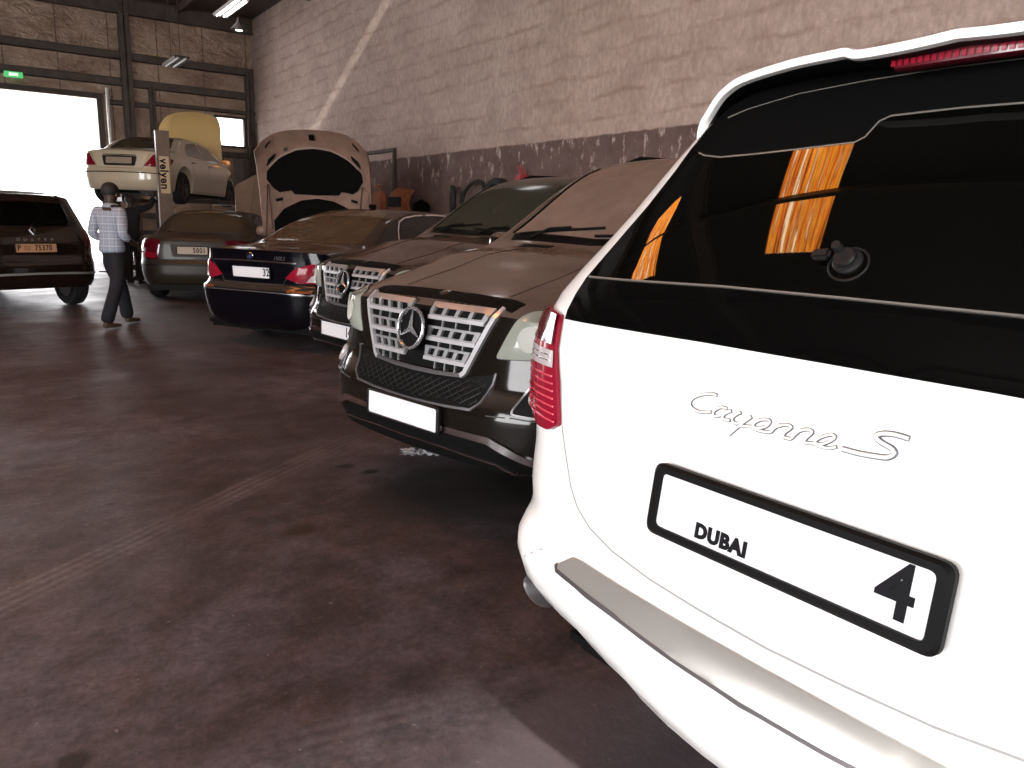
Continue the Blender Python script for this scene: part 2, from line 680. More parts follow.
def round_rect_bm(w, h, t, r, mat, hole=None):
    """rounded plate of thickness t in local xy, z up; hole = (w, h, r) makes a frame"""
    pts = rpoly([(-w / 2, -h / 2), (w / 2, -h / 2), (w / 2, h / 2), (-w / 2, h / 2)], r)
    bm = bmesh.new()
    if not hole:
        a = [bm.verts.new((p[0], p[1], 0)) for p in pts]
        b = [bm.verts.new((p[0], p[1], t)) for p in pts]
        bm.faces.new(a[::-1])
        bm.faces.new(b)
        for i in range(len(a)):
            j = (i + 1) % len(a)
            bm.faces.new((a[i], a[j], b[j], b[i]))
    else:
        hw, hh, hr = hole
        q = rpoly([(-hw / 2, -hh / 2), (hw / 2, -hh / 2), (hw / 2, hh / 2), (-hw / 2, hh / 2)], hr)
        R = [[bm.verts.new((p[0], p[1], z)) for p in L] for L, z in ((pts, 0), (pts, t * .7), ([(p[0] * (1 - .012 / w), p[1] * (1 - .012 / h)) for p in pts], t), (q, t), (q, 0))]
        n = len(pts)
        for A, B in zip(R, R[1:] + R[:1]):
            for i in range(n):
                j = (i + 1) % n
                bm.faces.new((A[i], A[j], B[j], B[i]))
    bm.transform(mat)
    bmesh.ops.recalc_face_normals(bm, faces=bm.faces)
    return bm


def plate(parent, mat4, w=0.52, h=0.11, chars=(), frame=True, fmat='black_plastic', pmatl='plate_white', fw_=(0.535, 0.135), fz=0.0, sx=0.8):
    """licence plate part: frame, plate and what is printed on it. chars: (text, x, y, size)"""
    p = obj('license_plate', round_rect_bm(w, h, 0.006, 0.008, mat4 @ Matrix.Translation((0, 0, 0.004))), M[pmatl], parent, 30)
    if frame:
        obj('plate_frame', round_rect_bm(fw_[0], fw_[1], 0.018, 0.022, mat4 @ Matrix.Translation((0, fz, 0)), (w - .012, h - .006, 0.012)), M[fmat], p, 30)
    R = mat4.to_3x3()
    for (t, x, y, sz) in chars:
        text_on('plate_text', t, sz, M['plate_ink'], p, mat4 @ Vector((x, y, 0.0105)), R @ Vector((1, 0, 0)), R @ Vector((0, 1, 0)), 0.0012, 0.002, sx)
    return p


def wheel(parent, x, y, r=0.36, w=0.25, rim='rim_metal', spokes=5, steer=0.0):
    side = 1 if x > 0 else -1
    mt = Matrix.Translation((x, y, r)) @ Matrix.Rotation(steer, 4, 'Z')
    a = w / 2
    t = obj('wheel', lathe([(r * .64, -a * .8), (r * .68, -a), (r * .9, -a), (r * .985, -a * .75), (r, -a * .4), (r, a * .4), (r * .985, a * .75), (r * .9, a), (r * .68, a), (r * .64, a * .8)], 'x', 40, False, mt), M['rubber'], parent, 30, label='black rubber tyre around its metal rim')
    bm = lathe([(r * .64, -a * .8), (r * .65, a * .8), (r * .66, a * .9), (r * .6, a * .8), (r * .55, a * .2), (r * .1, a * .2)], 'x', 40, True, Matrix.Rotation(0 if side > 0 else pi, 4, 'Z'))
    for k in range(spokes):
        q = Matrix.Rotation(2 * pi * k / spokes, 4, 'X')
        add_box(bm, (0, 0, 0), (0.03, 0.085 * r / .36, r * .56), 0.008, Matrix.Rotation(0 if side > 0 else pi, 4, 'Z') @ q @ Matrix.Translation((a * .62, 0, r * .33)))
    bm.transform(mt)
    obj('rim', bm, M[rim], t, 30, label='metal spoked rim')
    return t


def star_emblem(name, parent, mat4, r, depth=0.012, mat='chrome', ring=True):
    """ring with a three-pointed star, local xy plane, z outward"""
    bm = bmesh.new()
    if ring:
        add_tube(bm, [(r * .93 * cos(t * pi / 24), r * .93 * sin(t * pi / 24), 0) for t in range(48)], r * .085, 10, True)
    c = bm.verts.new((0, 0, depth))
    cb = bm.verts.new((0, 0, -depth * .4))
    ring_ = []
    for k in range(6):
        a = pi / 2 + k * pi / 3
        rr = r * .92 if k % 2 == 0 else r * .17
        ring_.append(bm.verts.new((rr * cos(a), rr * sin(a), 0)))
    for k in range(6):
        bm.faces.new((c, ring_[k], ring_[(k + 1) % 6]))
        bm.faces.new((cb, ring_[(k + 1) % 6], ring_[k]))
    bm.transform(mat4)
    bmesh.ops.recalc_face_normals(bm, faces=bm.faces)
    return obj(name, bm, M[mat], parent, 30)


def mirrors(parent, y, z, x, mat):
    for sx in (-1, 1):
        bm = bmesh.new()
        bmesh.ops.create_uvsphere(bm, u_segments=20, v_segments=12, radius=1)
        for v in bm.verts:
            yy = v.co.y
            v.co = Vector((sx * (x + .13 + .12 * v.co.x), y + (.07 * yy if yy > 0 else .025 * yy), z + .085 * math.copysign(abs(v.co.z)**.7, v.co.z)))
        add_box(bm, (sx * (x + .02), y + .01, z - .05), (.14, .05, .04), .01)
        m = obj('wing_mirror', bm, M[mat], parent, 40)
        bm = round_rect_bm(.19, .12, .004, .03, Matrix.Translation((sx * (x + .13), y - .028, z)) @ Matrix.Rotation(pi / 2, 4, 'X'))
        obj('mirror_glass', bm, M['chrome'], m)


# ------------------------------------------------------------------ the hall
XR, XL, YF, YB, ZC = 7.5, -9.6, 24.4, -7.6, 7.0


def floor_material():
    m, nt, b = nodes('oily_concrete')
    N, L = nt.nodes, nt.links
    tc = N.new('ShaderNodeTexCoord')
    mp = N.new('ShaderNodeMapping')
    L.new(tc.outputs['Object'], mp.inputs[0])

    def noise(scale, det=8, rough=.6, dist=0.0):
        n = N.new('ShaderNodeTexNoise')
        n.inputs['Scale'].default_value = scale
        n.inputs['Detail'].default_value = det
        n.inputs['Roughness'].default_value = rough
        n.inputs['Distortion'].default_value = dist
        L.new(mp.outputs[0], n.inputs['Vector'])
        return n.outputs['Fac']

    def ramp(fac, stops):
        r = N.new('ShaderNodeValToRGB')
        e = r.color_ramp.elements
        while len(e) < len(stops): e.new(0.5)
        for i, (p, c) in enumerate(stops):
            e[i].position = p
            e[i].color = c if len(c) == 4 else (*c, 1)
        L.new(fac, r.inputs['Fac'])
        return r.outputs['Color']

    def mix(a, bcol, fac, mode='MIX'):
        x = N.new('ShaderNodeMix')
        x.data_type = 'RGBA'
        x.blend_type = mode
        if hasattr(fac, 'links'): L.new(fac, x.inputs[0])
        else: x.inputs[0].default_value = fac
        for k, v in ((6, a), (7, bcol)):
            if hasattr(v, 'links'): L.new(v, x.inputs[k])
            else: x.inputs[k].default_value = (*v, 1)
        return x.outputs[2]

    def mth(op, a, bb=None, clamp=False):
        x = N.new('ShaderNodeMath')
        x.operation = op
        x.use_clamp = clamp
        for k, v in ((0, a), (1, bb)):
            if v is None: continue
            if hasattr(v, 'links'): L.new(v, x.inputs[k])
            else: x.inputs[k].default_value = v
        return x.outputs[0]
    base = ramp(noise(.55, 10, .62, .6), [(.30, (0.0340, 0.0230, 0.0209)), (.46, (0.0524, 0.0390, 0.0407)), (.57, (0.0782, 0.0660, 0.0748)), (.75, (0.1260, 0.1150, 0.1353))])
    fine = ramp(noise(5, 12, .8), [(.34, (.40, .38, .38)), (.5, (.98, .97, .97)), (.66, (1.7, 1.65, 1.7))])
    rusty = ramp(noise(2.6, 8, .7, .8), [(.5, (0, 0, 0)), (.66, (1, 1, 1))])
    col = mix(base, (.062, .034, .022), mth('MULTIPLY', rusty, .55))
    col = mix(col, fine, 1.0, 'MULTIPLY')
    grit = ramp(noise(38, 10, .8), [(.32, (.55, .54, .54)), (.5, (1, 1, 1)), (.68, (1.5, 1.5, 1.5))])
    col = mix(col, grit, 1.0, 'MULTIPLY')
    # dark oil blots
    oil = ramp(noise(1.7, 4, .5, .3), [(.64, (0, 0, 0)), (.72, (1, 1, 1))])
    col = mix(col, (.016, .012, .010), mth('MULTIPLY', oil, .7))
    s = N.new('ShaderNodeSeparateXYZ')
    L.new(tc.outputs['Object'], s.inputs[0])
    edge = mth('MULTIPLY', mth('SUBTRACT', noise(6, 6, .6), .5), 1.1)
    for (x0, y0, rx, ry, k, tone) in SPILLS:
        ex = mth('DIVIDE', mth('SUBTRACT', s.outputs[0], x0), rx)
        ey = mth('DIVIDE', mth('SUBTRACT', s.outputs[1], y0), ry)
        dd = mth('SQRT', mth('ADD', mth('MULTIPLY', ex, ex), mth('MULTIPLY', ey, ey)))
        f = mth('MULTIPLY', mth('SUBTRACT', 1.0, mth('ADD', dd, edge)), 2.5, True)
        col = mix(col, tone, mth('MULTIPLY', f, k))
    # small pale specks
    sp = ramp(noise(42, 2, .4), [(.73, (0, 0, 0)), (.77, (1, 1, 1))])
    col = mix(col, (.26, .23, .22), mth('MULTIPLY', sp, .5))
    # tyre tracks: straight pale bands with a tread
    wob = mth('MULTIPLY', mth('SUBTRACT', noise(.7, 2), .5), .08)
    for (x0, y0, x1, y1, w, k, tone) in TRACKS:
        dx, dy = x1 - x0, y1 - y0
        ln = math.hypot(dx, dy)
        ux, uy = dx / ln, dy / ln
        px, py = mth('SUBTRACT', s.outputs[0], x0), mth('SUBTRACT', s.outputs[1], y0)
        al = mth('ADD', mth('MULTIPLY', px, ux), mth('MULTIPLY', py, uy))
        ac = mth('ADD', mth('SUBTRACT', mth('MULTIPLY', py, ux), mth('MULTIPLY', px, uy)), wob)
        band = mth('SUBTRACT', 1.0, mth('DIVIDE', mth('ABSOLUTE', ac), w / 2), True)
        band = mth('MULTIPLY', band, 3.0, True)
        ends = mth('MULTIPLY', mth('MULTIPLY', al, 2.0, True), mth('MULTIPLY', mth('SUBTRACT', ln, al), 1.2, True))
        ribs = mth('ADD', mth('MULTIPLY', mth('SINE', mth('MULTIPLY', ac, 2 * pi / .047)), .42), .58)
        lug = mth('ADD', mth('MULTIPLY', mth('SINE', mth('ADD', mth('MULTIPLY', al, 2 * pi / .05), mth('MULTIPLY', ac, 22))), .18), .82)
        patchy = ramp(noise(2.2, 5, .6), [(.35, (.25, .25, .25)), (.6, (1, 1, 1))])
        f = mth('MULTIPLY', mth('MULTIPLY', mth('MULTIPLY', band, ends), mth('MULTIPLY', ribs, lug)), mth('MULTIPLY', patchy, k))
        col = mix(col, tone, f)
    L.new(col, b.inputs['Base Color'])
    rr = ramp(noise(1.1, 6, .6, .4), [(.3, (.42, .42, .42)), (.7, (.72, .72, .72))])
    L.new(rr, b.inputs['Roughness'])
    b.inputs['Specular IOR Level'].default_value = .35
    bp = N.new('ShaderNodeBump')
    bp.inputs['Strength'].default_value = .25
    bp.inputs['Distance'].default_value = .01
    L.new(noise(30, 6, .7), bp.inputs['Height'])
    L.new(bp.outputs[0], b.inputs['Normal'])
    return m


def wall_material():
    m, nt, b = nodes('painted_blockwork')
    N, L = nt.nodes, nt.links
    tc = N.new('ShaderNodeTexCoord')
    s = N.new('ShaderNodeSeparateXYZ')
    L.new(tc.outputs['Object'], s.inputs[0])
    cb = N.new('ShaderNodeCombineXYZ')
    L.new(s.outputs[1], cb.inputs[0])
    L.new(s.outputs[2], cb.inputs[1])

    def noise(scale, det=8, rough=.6, st=(1, 1, 1), dist=0.0):
        mp = N.new('ShaderNodeMapping')
        mp.inputs['Scale'].default_value = st
        L.new(cb.outputs[0], mp.inputs[0])
        n = N.new('ShaderNodeTexNoise')
        n.inputs['Scale'].default_value = scale
        n.inputs['Detail'].default_value = det
        n.inputs['Roughness'].default_value = rough
        n.inputs['Distortion'].default_value = dist
        L.new(mp.outputs[0], n.inputs['Vector'])
        return n.outputs['Fac']

    def ramp(fac, stops):
        r = N.new('ShaderNodeValToRGB')
        e = r.color_ramp.elements
        while len(e) < len(stops): e.new(.5)
        for i, (p, c) in enumerate(stops):
            e[i].position = p
            e[i].color = (*c, 1)
        L.new(fac, r.inputs['Fac'])
        return r.outputs['Color']

    def mix(a, c, fac, mode='MIX'):
        x = N.new('ShaderNodeMix')
        x.data_type = 'RGBA'
        x.blend_type = mode
        if hasattr(fac, 'links'): L.new(fac, x.inputs[0])
        else: x.inputs[0].default_value = fac
        for k, v in ((6, a), (7, c)):
            if hasattr(v, 'links'): L.new(v, x.inputs[k])
            else: x.inputs[k].default_value = (*v, 1)
        return x.outputs[2]

    def mth(op, a, bb=None, clamp=False):
        x = N.new('ShaderNodeMath')
        x.operation = op
        x.use_clamp = clamp
        for k, v in ((0, a), (1, bb)):
            if v is None: continue
            if hasattr(v, 'links'): L.new(v, x.inputs[k])
            else: x.inputs[k].default_value = v
        return x.outputs[0]
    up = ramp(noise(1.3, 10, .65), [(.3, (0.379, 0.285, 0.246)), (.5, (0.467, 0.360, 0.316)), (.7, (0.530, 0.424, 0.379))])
    # faint brown lines where the block courses lie, broken and wavy
    wav = mth('MULTIPLY', mth('SUBTRACT', noise(1.3, 5, .65), .5), .26)
    z = mth('ADD', s.outputs[2], wav)
    fr = mth('FRACT', mth('DIVIDE', z, .30))
    ln = mth('SUBTRACT', 1.0, mth('DIVIDE', mth('ABSOLUTE', mth('SUBTRACT', fr, .5)), .16), True)
    brk = ramp(noise(1.1, 6, .7, (1, 2.2, 1)), [(.42, (0, 0, 0)), (.60, (1, 1, 1))])
    grain = ramp(noise(14, 8, .75, (1, .5, 1)), [(.3, (.70, .69, .68)), (.7, (1.22, 1.22, 1.22))])
    up = mix(up, grain, 1.0, 'MULTIPLY')
    up = mix(up, (0.258, 0.168, 0.120), mth('MULTIPLY', mth('MULTIPLY', ln, brk), .6))
    # vertical trickles
    tr = ramp(noise(3.0, 5, .6, (2.5, .12, 1)), [(.55, (0, 0, 0)), (.75, (1, 1, 1))])
    up = mix(up, (0.384, 0.301, 0.262), mth('MULTIPLY', tr, .5))
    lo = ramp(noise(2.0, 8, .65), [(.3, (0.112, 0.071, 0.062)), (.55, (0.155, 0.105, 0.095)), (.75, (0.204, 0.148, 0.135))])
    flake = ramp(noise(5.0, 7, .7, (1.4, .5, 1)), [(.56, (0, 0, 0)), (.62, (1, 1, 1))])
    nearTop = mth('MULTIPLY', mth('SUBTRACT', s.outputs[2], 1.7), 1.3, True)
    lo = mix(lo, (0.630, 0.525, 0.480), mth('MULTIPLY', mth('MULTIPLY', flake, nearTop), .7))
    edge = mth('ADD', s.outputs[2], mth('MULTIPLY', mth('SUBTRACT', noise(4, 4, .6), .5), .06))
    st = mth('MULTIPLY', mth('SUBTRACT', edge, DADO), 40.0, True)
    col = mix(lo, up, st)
    L.new(col, b.inputs['Base Color'])
    b.inputs['Roughness'].default_value = .75
    b.inputs['Specular IOR Level'].default_value = .25
    bp = N.new('ShaderNodeBump')
    bp.inputs['Strength'].default_value = .5
    bp.inputs['Distance'].default_value = .03
    h = mth('ADD', mth('MULTIPLY', ln, -.4), noise(7, 8, .7))
    L.new(h, bp.inputs['Height'])
    L.new(bp.outputs[0], b.inputs['Normal'])
    return m


def foil_material():
    m, nt, b = nodes('sagging_insulation')
    N, L = nt.nodes, nt.links
    tc = N.new('ShaderNodeTexCoord')

    def noise(scale, det, rough, st):
        mp = N.new('ShaderNodeMapping')
        mp.inputs['Scale'].default_value = st
        L.new(tc.outputs['Object'], mp.inputs[0])
        n = N.new('ShaderNodeTexNoise')
        n.inputs['Scale'].default_value = scale
        n.inputs['Detail'].default_value = det
        n.inputs['Roughness'].default_value = rough
        n.inputs['Distortion'].default_value = .5
        L.new(mp.outputs[0], n.inputs['Vector'])
        return n.outputs['Fac']
    r = N.new('ShaderNodeValToRGB')
    e = r.color_ramp.elements
    e.new(.5)
    e.new(.6)
    for i, (p, c) in enumerate([(.3, (.20, .125, .09)), (.48, (.36, .25, .185)), (.60, (.47, .35, .27)), (.74, (.52, .31, .11))]):
        e[i].position = p
        e[i].color = (*c, 1)
    L.new(noise(.9, 8, .62, (1.0, 1, 1.5)), r.inputs['Fac'])
    s = N.new('ShaderNodeSeparateXYZ')
    L.new(tc.outputs['Object'], s.inputs[0])
    dv = N.new('ShaderNodeMath')
    dv.operation = 'MULTIPLY'
    L.new(s.outputs[0], dv.inputs[0])
    dv.inputs[1].default_value = 1 / 1.22
    fr = N.new('ShaderNodeMath')
    fr.operation = 'FRACT'
    L.new(dv.outputs[0], fr.inputs[0])
    sm = N.new('ShaderNodeMapRange')
    sm.inputs['From Min'].default_value = 0
    sm.inputs['From Max'].default_value = .035
    L.new(fr.outputs[0], sm.inputs['Value'])
    mx = N.new('ShaderNodeMix')
    mx.data_type = 'RGBA'
    L.new(sm.outputs[0], mx.inputs[0])
    mx.inputs[6].default_value = (.07, .045, .035, 1)
    L.new(r.outputs[0], mx.inputs[7])
    L.new(mx.outputs[2], b.inputs['Base Color'])
    b.inputs['Roughness'].default_value = .42
    b.inputs['Metallic'].default_value = .25
    bp = N.new('ShaderNodeBump')
    bp.inputs['Strength'].default_value = .9
    bp.inputs['Distance'].default_value = .12
    L.new(noise(2.4, 5, .6, (1.0, 1, 1.5)), bp.inputs['Height'])
    L.new(bp.outputs[0], b.inputs['Normal'])
    return m


DADO = 2.60
TRACKS = [(-.9, 2.35, 2.1, 4.5, .20, .75, (.17, .14, .145)), (.2, 1.83, 1.9, 1.52, .12, .55, (.15, .12, .125)), (-.9, 4.7, 1.1, 5.95, .16, .5, (.16, .13, .135)), (.45, 2.9, .95, 3.35, .22, .3, (.12, .10, .10))]
SPILLS = [(2.0, 3.2, .75, .50, .75, (.022, .020, .018)), (1.60, 3.82, .07, .05, .95, (.008, .007, .006)), (1.68, 3.66, .06, .04, .95, (.008, .007, .006)), (1.07, 3.08, .10, .08, .9, (.030, .016, .010)),
          (.10, 1.96, .05, .05, .9, (.012, .010, .009)), (.44, 3.83, .03, .02, .95, (.010, .008, .007)), (1.25, 1.25, .75, .38, .55, (.105, .085, .095)), (2.35, 3.0, .25, .5, .8, (.012, .011, .010))]
M['floor'] = floor_material()
M['wall'] = wall_material()
M['foil'] = foil_material()
M['roof_sheet'] = pmat('roof_sheet', (.040, .029, .024), .6, noise=.3, nscale=1.5)
M['plain_wall'] = pmat('plain_wall', (.16, .12, .105), .8, noise=.2, nscale=1.0)
M['sand'] = pmat('sand', (.55, .50, .44), .9, noise=.15, nscale=.6)


def slab(name, boxes, mat):
    bm = bmesh.new()
    for (a, b) in boxes:
        add_box(bm, [(p + q) / 2 for p, q in zip(a, b)], [q - p for p, q in zip(a, b)])
    return struct(obj(name, bm, mat, None, 0))


slab('floor', [((XL - .3, YB - .3, -.2), (XR + .3, YF + .2, 0))], M['floor'])
slab('ground_outside', [((-40, YF + .2, -.25), (40, 70, -.03)), ((-60, -40, -.25), (XL - .3, YF + .2, -.03)), ((XL - .3, -40, -.25), (XR + 20, YB - .3, -.03))], M['sand'])
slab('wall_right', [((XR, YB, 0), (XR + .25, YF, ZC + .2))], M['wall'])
# far wall with the gate and the small window
DX0, DX1, DZ = -3.6, 3.28, 4.36
WX0, WX1, WZ0, WZ1 = 6.40, 7.19, 3.42, 4.20
slab('wall_far', [((XL, YF, 0), (DX0, YF + .12, ZC + .2)), ((DX0, YF, DZ), (DX1, YF + .12, ZC + .2)), ((DX1, YF, 0), (WX0, YF + .12, ZC + .2)),
                  ((WX0, YF, 0), (WX1, YF + .12, WZ0)), ((WX0, YF, WZ1), (WX1, YF + .12, ZC + .2)), ((WX1, YF, 0), (XR + .25, YF + .12, ZC + .2))], M['foil'])
slab('wall_left', [((XL - .2, YB, 0), (XL, -3, ZC + .2)), ((XL - .2, -3, 4.9), (XL, 5, ZC + .2)), ((XL - .2, 5, 0), (XL, YF, ZC + .2))], M['plain_wall'])
slab('wall_back', [((XL, YB - .2, 0), (-6.5, YB, ZC + .2)), ((-6.5, YB - .2, 4.9), (.5, YB, ZC + .2)), ((.5, YB - .2, 0), (XR + .25, YB, ZC + .2))], M['plain_wall'])

# roof: sheeting with skylight openings and a narrow gap that lets one blade of sun onto the wall
SKY = [(-2.2, .9, 5.02, 6.05), (-2.3, .2, 9.15, 10.3)]  # x0, x1, y0, y1  (tuned to where they mirror in the tailgate glass)
GAPY, GAPW = 12.55, .62


SLANT = -.33  # the roof sheets run a little askew to the wall


def sky_quad(k):
    x0, x1, y0, y1 = k
    return [(x0, y0), (x1, y0 + SLANT * (x1 - x0)), (x1, y1 + SLANT * (x1 - x0)), (x0, y1)]


def roof():
    loops = [[(XL - .2, YB - .2), (XR + .25, YB - .2), (XR + .25, YF + .12), (XL - .2, YF + .12)], [(6.5, GAPY), (XR - .005, GAPY), (XR - .005, GAPY + GAPW), (6.5, GAPY + GAPW)]] + [sky_quad(k) for k in SKY]
    pts, edges = [], []
    for lp in loops:
        k0 = len(pts)
        pts += [Vector(p) for p in lp]
        edges += [(k0 + i, k0 + (i + 1) % len(lp)) for i in range(len(lp))]
    rr = geometry.delaunay_2d_cdt(pts, edges, [], 0, 1e-6)
    bm = bmesh.new()
    A = [bm.verts.new((p.x, p.y, ZC)) for p in rr[0]]
    B = [bm.verts.new((p.x, p.y, ZC + .03)) for p in rr[0]]
    cnt = {}
    for f in rr[2]:
        c = (sum(rr[0][k].x for k in f) / 3, sum(rr[0][k].y for k in f) / 3)
        if not inside(c, loops): continue
        bm.faces.new([A[k] for k in f])
        bm.faces.new([B[k] for k in reversed(f)])
        for a, c2 in zip(f, (f[1], f[2], f[0])): cnt.setdefault((min(a, c2), max(a, c2)), []).append((a, c2))
    for l in cnt.values():
        if len(l) == 1:
            a, c2 = l[0]
            bm.faces.new((A[c2], A[a], B[a], B[c2]))
    bmesh.ops.recalc_face_normals(bm, faces=bm.faces)
    struct(obj('ceiling', bm, M['roof_sheet'], None, 0))


roof()


def skylight_material():
    """sun-yellowed corrugated sheet, lit from above by the sky: its ribs show as stripes"""
    m, nt, b = nodes('sunlit_corrugated_sheet')
    N, L = nt.nodes, nt.links
    tc = N.new('ShaderNodeTexCoord')
    sp = N.new('ShaderNodeSeparateXYZ')
    L.new(tc.outputs['Object'], sp.inputs[0])
    ax = N.new('ShaderNodeMath')
    ax.operation = 'MULTIPLY_ADD'
    L.new(sp.outputs[0], ax.inputs[0])
    ax.inputs[1].default_value = -SLANT
    L.new(sp.outputs[1], ax.inputs[2])
    mp = N.new('ShaderNodeCombineXYZ')
    for k, (src, f) in enumerate(((ax.outputs[0], 11.0), (sp.outputs[0], .22))):
        q = N.new('ShaderNodeMath')
        q.operation = 'MULTIPLY'
        L.new(src, q.inputs[0])
        q.inputs[1].default_value = f
        L.new(q.outputs[0], mp.inputs[k])
    n = N.new('ShaderNodeTexNoise')
    n.inputs['Scale'].default_value = 1.0
    n.inputs['Detail'].default_value = 4
    n.inputs['Roughness'].default_value = .75
    L.new(mp.outputs[0], n.inputs['Vector'])
    r = N.new('ShaderNodeValToRGB')
    e = r.color_ramp.elements
    for k in range(3): e.new(.5)
    for i, (p, c) in enumerate([(.36, (.06, .012, .003)), (.44, (.62, .13, .012)), (.51, (.90, .36, .03)), (.555, (.40, .075, .01)), (.62, (1.0, .80, .50))]):
        e[i].position = p
        e[i].color = (*c, 1)
    L.new(n.outputs['Fac'], r.inputs['Fac'])
    L.new(r.outputs[0], b.inputs['Base Color'])
    L.new(r.outputs[0], b.inputs['Emission Color'])
    b.inputs['Emission Strength'].default_value = SKY_E
    return m


SKY_E = 15.0
M['skylight'] = skylight_material()
for i, (x0, x1, y0, y1) in enumerate(SKY):
    bm = bmesh.new()
    n = int((y1 - y0) / .0125)
    rows = []
    for k in range(n + 1):
        y = y0 + (y1 - y0) * k / n
        z = ZC + .03 + .02 * sin(2 * pi * y / .1)
        q = y + SLANT * (x1 - x0)
        rows.append([bm.verts.new((x0, y, z)), bm.verts.new((x1, q, z)), bm.verts.new((x1, q, z + .004)), bm.verts.new((x0, y, z + .004))])
    for A, B in zip(rows, rows[1:]):
        for k in range(4):
            bm.faces.new((A[k], A[(k + 1) % 4], B[(k + 1) % 4], B[k]))
    bmesh.ops.recalc_face_normals(bm, faces=bm.faces)
    o = struct(obj('window_%d' % (i + 2), bm, M['skylight'], None, 0))
for y in (-4.5, 2.0, 7.2, 11.6, 15.6, 19.4, 24.1):
    slab('roof_beam', [((XL, y, ZC - .42), (XR, y + .18, ZC - .40)), ((XL, y + .085, ZC - .42), (XR, y + .095, ZC)), ((XL, y, ZC - .02), (XR, y + .18, ZC))], M['girt_steel'])
for x in (-6.5, -3.6, -.93, 1.7, 3.6, 5.4):
    slab('purlin', [((x, YB, ZC - .16), (x + .07, YF, ZC - .001))], M['girt_steel'])


# far wall steel
def channel(name, a, b, w=.20, d=.16):
    """C-section rail along x from a to b at height z"""
    (x0, z), x1 = a, b
    slab(name, [((x0, YF - d, z - w / 2), (x1, YF - d + .015, z + w / 2)), ((x0, YF - d, z + w / 2 - .015), (x1, YF, z + w / 2)), ((x0, YF - d, z - w / 2), (x1, YF, z - w / 2 + .015))], M['girt_steel'])


for z in (5.53, 4.85):
    channel('girt', (XL, z), XR)
channel('girt', (3.5, 4.30), 4.62, .12)
for z in (3.15, 2.3, 1.3):
    channel('girt', (4.1, z), XR, .14)
channel('girt', (4.75, 4.38), XR, .10)


def post(name, x, w, z0, z1, d=.2, mat='girt_steel'):
    y = YF - .005
    slab(name, [((x - w / 2, y - d, z0), (x + w / 2, y - d + .02, z1)), ((x - .012, y - d, z0), (x + .012, y, z1)), ((x - w / 2, y - .03, z0), (x + w / 2, y, z1))], M[mat])


post('column', 4.05, .26, 0, ZC, .26)
post('column', 4.66, .14, 0, 4.85, .2)
post('column', 7.36, .20, 0, 5.5, .2)
post('column', -5.5, .26, 0, ZC, .26)
slab('trim_1', [((DX1, YF - .1, 0), (DX1 + .14, YF, DZ + .14)), ((DX0 - .14, YF - .1, 0), (DX0, YF, DZ + .14)), ((DX0, YF - .1, DZ), (DX1, YF, DZ + .14))], M['steel_dark'])
# window: steel frame with one pane
m_, nt_, b_ = nodes('window_pane')
tb = nt_.nodes.new('ShaderNodeBsdfTransparent')
gl = nt_.nodes.new('ShaderNodeBsdfGlossy')
gl.inputs['Roughness'].default_value = .02
mx_ = nt_.nodes.new('ShaderNodeMixShader')
mx_.inputs[0].default_value = .06
nt_.links.new(tb.outputs[0], mx_.inputs[1])
nt_.links.new(gl.outputs[0], mx_.inputs[2])
nt_.links.new(mx_.outputs[0], nt_.nodes['Material Output'].inputs[0])
M['pane'] = m_
wo = slab('window_1', [((WX0 - .06, YF - .05, WZ0 - .06), (WX1 + .06, YF + .06, WZ0)), ((WX0 - .06, YF - .05, WZ1), (WX1 + .06, YF + .06, WZ1 + .06)),
                       ((WX0 - .06, YF - .05, WZ0), (WX0, YF + .06, WZ1)), ((WX1, YF - .05, WZ0), (WX1 + .06, YF + .06, WZ1))], M['steel_dark'])
obj('pane', box(((WX0 + WX1) / 2, YF + .03, (WZ0 + WZ1) / 2), (WX1 - WX0, .006, WZ1 - WZ0)), M['pane'], wo, 0)

# lamps and small fixtures
t = thing('exit_sign', 'small green lit exit sign on the wall above the bright gate', 'sign', (1.42, YF - .17, 4.66))
obj('sign_box', box((0, .03, .065), (.42, .06, .15), .01), M['exit_green'], t)
obj('sign_face', box((.0, -.003, .065), (.20, .008, .07), .002), M['exit_white'], t, label='pale lit middle of the sign')
t = thing('conduit_pipe', 'pale vertical pipe on the wall beside the bright gate', 'pipe', (3.52, YF - .24, 0))
obj('pipe', tube([(0, 0, .3), (0, 0, 4.64)], .045, 12), M['white_metal'], t)
for z in (1, 2.2, 3.4, 4.5): obj('bracket', box((0, .08, z), (.12, .16, .03), .004), M['steel_dark'], t)


def tube_light(label, x, y0, y1, z, ztop, lit):
    t = thing('fluorescent_fixture', label, 'ceiling light', (x, (y0 + y1) / 2, z))
    L_ = y1 - y0
    bm = bmesh.new()
    add_box(bm, (0, 0, .07), (.36, L_, .03), .006)
    add_box(bm, (0, 0, .045), (.05, L_, .05), .006)
    for sx in (-1, 1):
        add_box(bm, (sx * .165, 0, .04), (.012, L_, .07), .003, Matrix.Rotation(sx * .5, 4, 'Y'))
    obj('reflector', bm, M['white_metal'] if lit else M['steel_dark'], t)
    for sx in (-1, 1):
        obj('lamp_tube', tube([(sx * .09, -L_ / 2 + .03, .03), (sx * .09, L_ / 2 - .03, .03)], .022, 10), M['lamp_tube'] if lit else M['plate_white'], t)
    for sy in (-1, 1):
        obj('hanger', tube([(0, sy * L_ * .35, .08), (0, sy * L_ * .35, ztop - z)], .008, 6), M['steel_dark'], t)
    return t


